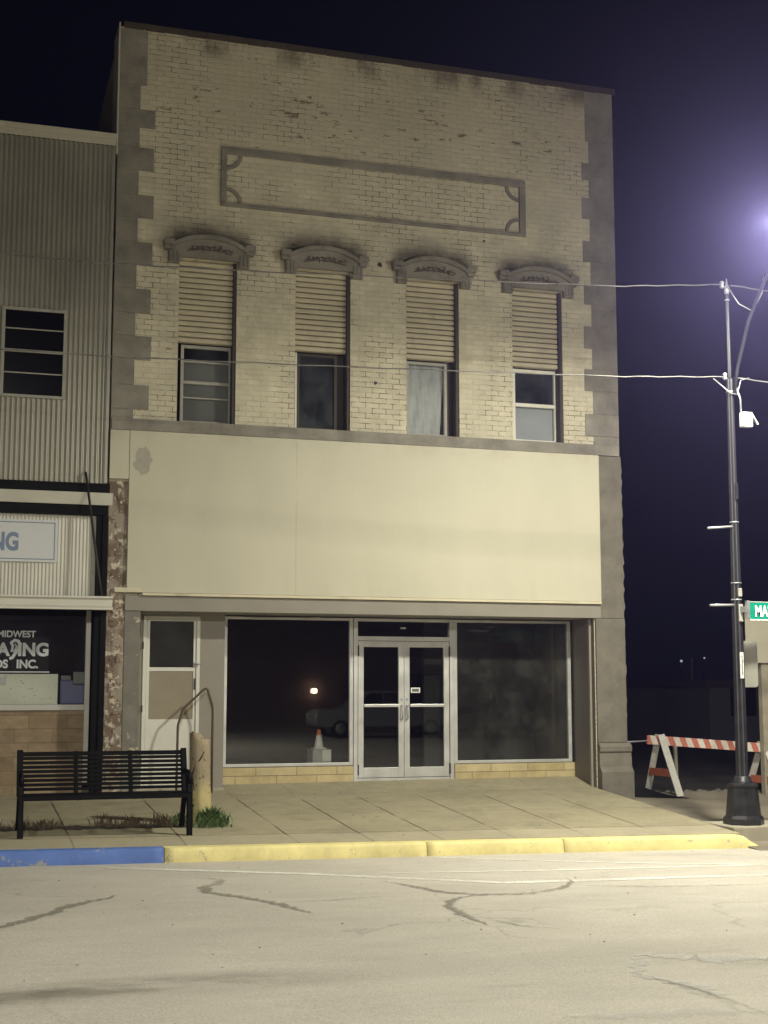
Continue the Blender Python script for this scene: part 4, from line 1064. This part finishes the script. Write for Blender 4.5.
# street name sign (only its first letters are in view)
t = thing('street_name_sign', 'green street name sign with white letters MA clamped to the lamp post', 'street sign', (9.98, -3.6, 2.9))
mb = MB(); mb.box(9.95, 10.95, -3.715, -3.709, 2.775, 3.02, .002); mb.build('sign_plate', M['sign_green'], t)
mb = MB(); 
for q in ((9.95, 10.95, 2.775, 2.789), (9.95, 10.95, 3.013, 3.02), (9.95, 9.958, 2.7895, 3.0125), (10.936, 10.95, 2.7895, 3.0055)): mb.box(q[0], q[1], -3.7185, -3.7155, q[2], q[3])
mb.build('sign_border', M['sign_letter'], t)
text_mesh('MAIN', 10.03, -3.7185, 2.828, .20, .0015, 'LEFT', .007, .66).build('sign_lettering', M['sign_letter'], t)
mb = MB(); mb.box(9.905, 9.948, -3.74, -3.68, 2.80, 3.03, .006); mb.bar((9.87, -3.60, 2.92), (9.92, -3.70, 2.92), .05, .08); mb.build('sign_clamp', M['galv'], t)

# back of a traffic sign strapped to the post
t = thing('traffic_sign', 'bare metal back of a small upright sign strapped below the street name sign', 'sign', (9.95, -3.4, 2.2))
def rplate(mb, o, dx, w, h, th, r_=.04):
    pts = []
    for cx, cz, a0 in ((w / 2 - r_, h / 2 - r_, 0), (-w / 2 + r_, h / 2 - r_, 90), (-w / 2 + r_, -h / 2 + r_, 180), (w / 2 - r_, -h / 2 + r_, 270)):
        for k in range(5): a = R(a0 + 22.5 * k); pts.append((cx + r_ * math.cos(a), cz + r_ * math.sin(a)))
    nn = Vector((-dx.y, dx.x, 0))
    f = [mb.bm.verts.new(o + dx * p[0] + Vector((0, 0, p[1]))) for p in pts]; b = [mb.bm.verts.new(v.co + nn * th) for v in f]
    mb.bm.faces.new(f); mb.bm.faces.new(list(reversed(b)))
    for i in range(len(f)): mb.bm.faces.new((f[i], b[i], b[(i + 1) % len(f)], f[(i + 1) % len(f)]))
mb = MB(); rplate(mb, Vector((10.05, -3.42, 2.21)), Vector((1, -.12, 0)).normalized(), .34, .61, .004); mb.build('sign_plate', M['sign_back'], t)
for z in (1.99, 2.43):
    mb = MB(); mb.bar((9.83, -3.50, z), (9.99, -3.435, z), .02, .035); mb.build('sign_bracket', M['galv'], t)

# pole with a large sign seen from behind, on the far corner
t = thing('sign_pole', 'square beige timber pole rising behind the barricade at the photo edge', 'pole', (12.42, .0, .2))
mb = MB(); mb.box(12.44, 12.58, -.02, .10, .05, 3.25, .01); mb.build('pole_shaft', M['pole_beige'], t)
mb = MB(); rplate(mb, Vector((12.55, -.06, 2.72)), Vector((1, 0, 0)), .82, .85, .006, .05); mb.build('sign_plate', M['beige'], t)

# ------------------------------------------------------------------ wires
def wire(name, P, label, rad):
    pts = []
    for (a, b) in zip(P, P[1:]):
        for k in range(10): pts.append(tuple(lerp(a[i], b[i], k / 10) for i in range(3)))
    pts.append(P[-1]); out = []
    for i, p in enumerate(pts): out.append((p[0], p[1], p[2] + .006 * math.sin(i * 1.9)))
    mb = MB(); mb.tube(out, rad, 6); return mb.build(name, M['wire'], None, label=label, category='cable', group='cables strung to the lamp post')
wire('overhead_cable', [(LX - .08, LY, 7.33), (8.24, -3.40, 7.215), (3.36, -2.83, 7.15), (1.47, -2.6, 7.155), (-6, -1.7, 7.45)], 'upper of the two cables crossing the facade at the hoods of the windows', .0085)
wire('overhead_cable', [(LX - .08, LY, 6.05), (8.23, -3.40, 5.985), (4.75, -2.98, 5.965), (1.62, -2.6, 5.97), (-6, -1.7, 6.2)], 'lower of the two cables crossing the facade in front of the window panes', .0085)
wire('overhead_cable', [(LX + .06, LY, 6.05), (11.6, -3.7, 5.93), (26, -6, 6.6)], 'short cable leaving the lamp post to the right at the lower bracket', .0085)
wire('overhead_cable', [(LX + .06, LY, 7.33), (11.6, -3.7, 7.2), (26, -6, 7.9)], 'short cable leaving the lamp post to the right at the top', .010)

# ------------------------------------------------------------------ barricade
def barricade():
    P0, P1 = Vector((10.93, .63, 0)), Vector((12.50, .12, 0)); d = (P1 - P0).normalized(); n = Vector((-d.y, d.x, 0))   # n points away from the street
    t = thing('barricade', 'orange and white striped sawhorse barricade closing the gap beside the brick building', 'barricade', (11.7, .4, zr(11.7, .4)))
    up = Vector((0, 0, 1)); zt = lambda q: 1.055 - .07 * (q - P0).length
    a = P0 - d * .20; b = P1 + d * .22
    mb = MB(); mb.bar(a + up * (1.055 + .014), b + up * zt(b), .03, .135, bev=.004); mb.build('top_board', M['stripes'], t)
    for q in (P0, P1):
        for k, f in enumerate((q + Vector((.05, -.54, 0)), q + Vector((-.02, .44, 0)))):
            z0 = zr(f.x, f.y) if f.y < .6 else .158 - .012 * (f.y - .6)
            hd = q + (f - q) * .09 + up * (zt(q) + .085)
            mb = MB(); mb.bar(Vector((f.x, f.y, z0)), hd, .10, .035, up=tuple(n), bev=.004); mb.build('leg', M['leg_white'], t)
        mb = MB(); e0 = q + Vector((.03, -.335, zt(q) - .50)) - d * .04; e1 = q + Vector((-.012, .275, zt(q) - .50)) - d * .04; mb.bar(e0, e1, .02, .12, bev=.003); mb.build('cross_board', M['orange'], t)
barricade()
mb = MB(); mb.tube([(10.0, .55, 1.045), (10.35, .58, 1.04), (10.73, .665, 1.05)], .014, 8); mb.build('pipe_rail', M['bare_metal'], None, label='thin pale pipe bridging from the building corner to the barricade', category='rail')
# second, thin stake behind the barricade
mb = MB(); mb.bar((11.62, 1.35, .14), (11.60, 1.35, .95), .05, .05); mb.build('stake', M['pole_beige'], None, label='thin upright stake behind the left legs of the barricade', category='stake')
# black rubber sheet curling against the corner
mb = MB(); n = 14; top = []; bot = []
for k in range(n + 1):
    q = k / n; x = lerp(10.06, 10.98, q); y = lerp(.22, -.12, q); h = .29 * (1 - q) ** 1.7
    top.append((x, y + .10 * (1 - q), zr(x, y) + h + .012)); bot.append((x + .02, y - .06, zr(x, y) + .004))
F = [mb.bm.verts.new(p) for p in bot]; T = [mb.bm.verts.new(p) for p in top]; K = [mb.bm.verts.new((p[0], p[1] + .16, zr(p[0], min(p[1], .6)) - .01)) for p in top]
for k in range(n):
    mb.bm.faces.new((F[k], F[k + 1], T[k + 1], T[k])); mb.bm.faces.new((T[k], T[k + 1], K[k + 1], K[k])); mb.bm.faces.new((K[k], K[k + 1], F[k + 1], F[k]))
mb.bm.faces.new((F[0], T[0], K[0])); mb.bm.faces.new((F[n], K[n], T[n]))
mb.build('rubber_sheet', M['tarp'], None, label='black rubber sheet curling up against the foot of the brick building corner', category='sheet')
# rubble along the edge of the lot
mb = MB()
for k in range(110):
    x = rnd.uniform(10.6, 16); y = .60 + rnd.uniform(-.06, .45); s = rnd.uniform(.02, .075)
    r = bmesh.ops.create_icosphere(mb.bm, subdivisions=1, radius=s)
    for v in r['verts']: v.co = Vector((x + v.co.x * rnd.uniform(.7, 1.5), y + v.co.y * rnd.uniform(.7, 1.3), .20 + v.co.z * rnd.uniform(.5, .9)))
mb.build('rubble', M['rubble'], kind='stuff')
# bits of litter on the road and pavement
mb = MB()
for k in range(60):
    x = rnd.uniform(.5, 9); y = rnd.uniform(-10.5, -4.4); s = rnd.uniform(.003, .009); r = bmesh.ops.create_icosphere(mb.bm, subdivisions=1, radius=s)
    for v in r['verts']: v.co = Vector((x + v.co.x * 1.4, y + v.co.y, zg(x) + .003 + v.co.z * .4 + s * .3))
for k in range(30):
    x = rnd.uniform(3.2, 9.4); y = rnd.uniform(-3.9, .5); s = rnd.uniform(.004, .011); r = bmesh.ops.create_icosphere(mb.bm, subdivisions=1, radius=s)
    for v in r['verts']: v.co = Vector((x + v.co.x * 1.4, y + v.co.y, zs(x, y) + .003 + v.co.z * .4 + s * .3))
mb.build('gravel_bits', M['rubble'], kind='stuff')

# ------------------------------------------------------------------ far side of the lot
def far_shed(x0, x1, y, z1, label, col):
    t = thing('far_building', label, 'building', ((x0 + x1) / 2, y, -.6)); m = plain('far_wall', col, .9, var=.2)
    mb = MB(); mb.box(x0, x1, y, y + 8, -.6, z1); mb.build('wall', m, t)
    mb = MB(); mb.box(x0 - .2, x1 + .2, y - .2, y + 8.2, z1 + .002, z1 + .25); mb.build('roof', M['coping'], t)
    for k in range(3):
        a = lerp(x0, x1, (k + .3) / 3); mb = MB(); mb.box(a, a + (x1 - x0) * .12, y - .03, y - .002, .9, 2.0); mb.build('window', M['black_glass'], t)
far_shed(25.5, 34, 24, 1.9, 'low dark building across the vacant lot behind the lamp post', (.20, .20, .22))
far_shed(17.0, 22.3, 30, 1.3, 'low dark shed across the vacant lot beside the brick building', (.08, .08, .09))
def far_lamp(x, y, z, label, s):
    t = thing('distant_lamp', label, 'street lamp', (x, y, -.8), 'tiny lamps far across the lot')
    mb = MB(); mb.tube([(x, y + .1, -.8), (x, y + .1, z + .1)], .05, 8); mb.build('pole', M['black'], t)
    mb = MB(); bmesh.ops.create_icosphere(mb.bm, subdivisions=2, radius=s)
    for v in mb.bm.verts: v.co += Vector((x, y - .05, z))
    mb.build('lamp_globe', emit('far_lamp_glow', (.8, .85, 1), .5), t)
far_lamp(44.56, 60, 3.59, 'brighter and left of the two tiny lamps far across the dark lot', .085)
far_lamp(46.23, 60, 3.79, 'fainter and right of the two tiny lamps far across the dark lot', .06)
mb = MB(); mb.tube([(31.1, 35, -.8), (31.1, 35, 3.2)], .07, 8); mb.build('utility_pole', M['pole_beige'], None, label='faint slim pole standing far back in the dark lot', category='pole')

# ------------------------------------------------------------------ across the street (seen in the shop glass)
def opposite():
    t = thing('opposite_building', 'dark brick building across the street reflected in the shop glass with a lit wall lamp', 'building', (14, -46, 0))
    m = plain('opposite_wall', (.16, .12, .10), .9, var=.3)
    MB().wall(-20, 40, -.6, 7.5, [(2, 6, .6, 2.6), (22, 27, .6, 2.6)], -46.4, -46).build('wall', m, t)
    mb = MB(); mb.box(1.9, 6.1, -46.7, -46.6, .5, 2.7); mb.build('window', M['black_glass'], t)
    mb = MB(); mb.box(21.9, 27.1, -46.7, -46.6, .5, 2.7); mb.build('window', M['black_glass'], t)
    mb = MB(); mb.box(17.0, 17.3, -45.99, -45.8, 1.62, 1.86, .03); mb.build('wall_lamp', emit('wall_lamp_glow', (1, .76, .50), 16), t)
    sheet('opposite_sidewalk', M['concrete_dark'], fr(-30, 60, 6), [-46, -40.2], lambda x, y: zg(x) + .05, -.9, kind='structure')
opposite()
def truck():
    ox, oy, g = 14.1, -33.4, zg(16)
    t = thing('pickup_truck', 'pale pickup truck parked across the street and mirrored in the shop window', 'truck', (ox + 3, oy, g))
    body = plain('truck_paint', (.32, .32, .33), .3, var=.05); gl = M['black_glass']
    prof = [(0, .55), (.02, .95), (.12, 1.12), (1.45, 1.25), (5.95, 1.25), (6.0, .6), (5.6, .5), (.3, .45)]
    mb = MB(); mb.prism([(ox + p[0], g + p[1]) for p in prof], oy, oy - 1.9); 
    bmesh.ops.bevel(mb.bm, geom=mb.bm.edges[:], offset=.04, segments=2, affect='EDGES'); mb.build('body', body, t)
    cab = [(1.45, 1.245), (2.15, 1.88), (2.5, 1.93), (3.7, 1.92), (4.05, 1.245)]
    mb = MB(); mb.prism([(ox + p[0], g + p[1]) for p in cab], oy - .12, oy - 1.78); bmesh.ops.bevel(mb.bm, geom=mb.bm.edges[:], offset=.03, segments=2, affect='EDGES'); mb.build('cab', body, t)
    for side in (oy - .108, oy - 1.80):
        for w in ([(1.75, 1.28), (2.22, 1.82), (2.78, 1.83), (2.78, 1.28)], [(2.86, 1.28), (2.86, 1.83), (3.6, 1.83), (3.72, 1.28)]):
            mb = MB(); mb.prism([(ox + p[0], g + p[1]) for p in w], side, side + .012); mb.build('window', gl, t)
    for x in (1.0, 4.85):
        for y in (oy + .01, oy - 1.70):
            mb = MB(); prof2 = [(.30, 0), (.39, .02), (.40, .08), (.40, .16), (.39, .20), (.30, .22)]
            mb.lathe(0, 0, prof2, 24)
            for v in mb.bm.verts: v.co = Vector((ox + x + v.co.x, y - v.co.z, g + .40 + v.co.y))
            wh = mb.build('wheel', M['black'], t)
            mb = MB(); mb.lathe(0, 0, [(.02, -.012), (.22, -.008), (.24, .01)], 16)
            for v in mb.bm.verts: v.co = Vector((ox + x + v.co.x, y - v.co.z, g + .40 + v.co.y))
            mb.build('rim', M['galv'], wh)
    for y in (oy - .12, oy - 1.62): mb = MB(); mb.box(ox - .02, ox + .05, y - .15, y + .0, g + .82, g + 1.0, .01); mb.build('headlight', M['box_white'], t)
truck()

# ------------------------------------------------------------------ haze, world, lights, camera
HAZE = .0027
if HAZE > 0:
    m, tt = newmat('bloom_haze'); v = tt.n('ShaderNodeVolumePrincipled'); v.inputs['Color'].default_value = (.45, .41, 1.0, 1); v.inputs['Density'].default_value = HAZE; v.inputs['Anisotropy'].default_value = .82  # haze tinted lavender, also standing in for lens bloom round the lamp
    o = tt.n('ShaderNodeOutputMaterial'); tt.l.new(v.outputs[0], o.inputs['Volume'])
    mb = MB(); mb.box(-405, 405, -305, 405, -2.6, 13.5); mb.build('haze', m, kind='stuff')

w = bpy.data.worlds.new('World'); scene.world = w; w.use_nodes = True
bgn = w.node_tree.nodes['Background']; bgn.inputs[0].default_value = (.0011, .0016, .0034, 1); bgn.inputs[1].default_value = 1.0

def spot(name, loc, power, col, size=178, blend=.12, rad=.12, aim=(0, 0, -1)):
    l = bpy.data.lights.new(name, 'SPOT'); l.energy = power; l.color = col; l.spot_size = R(size); l.spot_blend = blend; l.shadow_soft_size = rad
    o = bpy.data.objects.new(name, l); C.objects.link(o); o.location = loc
    o.rotation_euler = Vector(aim).to_track_quat('-Z', 'Y').to_euler(); return o
WARM = (1.0, .96, .80)
def street_light(name, loc, power, leak, rad=.22):
    l = bpy.data.lights.new(name, 'AREA'); l.shape = 'DISK'; l.size = rad * 2; l.energy = power; l.color = WARM
    o = bpy.data.objects.new(name, l); C.objects.link(o); o.location = loc
    p = bpy.data.lights.new(name, 'POINT'); p.energy = power * leak; p.color = WARM; p.shadow_soft_size = .15
    q = bpy.data.objects.new(name, p); C.objects.link(q); q.location = (loc[0], loc[1], loc[2] - .18)
street_light('street_lamp_light', (HEAD[0], HEAD[1], HEAD[2] + .01), 1120, .28, .30)
l = bpy.data.lights.new('wall_lamp_light', 'POINT'); l.energy = 55; l.color = (1, .66, .46); l.shadow_soft_size = .1
o = bpy.data.objects.new('wall_lamp_light', l); C.objects.link(o); o.location = (17.15, -45.72, 1.74)
street_light('opposite_lamp_light', (-1.2, -25.5, 8.6), 7300, .08)
cam = bpy.data.cameras.new('camera'); co = bpy.data.objects.new('camera', cam); C.objects.link(co)
co.location = (0, -19.67, 1.9); co.rotation_euler = (math.pi / 2 + .125988, 0, -.300106)
cam.sensor_fit = 'HORIZONTAL'; cam.sensor_width = 36; cam.lens = 1386.4 / 768 * 36; cam.clip_end = 2000
scene.camera = co
scene.view_settings.view_transform = 'Standard'; scene.view_settings.look = 'None'; scene.view_settings.exposure = 0; scene.view_settings.gamma = 1
scene.cycles.use_denoising = True
scene.cycles.denoising_prefilter = 'ACCURATE'
scene.cycles.denoising_input_passes = 'RGB_ALBEDO_NORMAL'
try: scene.cycles.denoiser = 'OPENIMAGEDENOISE'
except Exception: pass
scene.cycles.max_bounces = 8; scene.cycles.transparent_max_bounces = 12; scene.cycles.volume_bounces = 0
scene.cycles.sample_clamp_indirect = 8
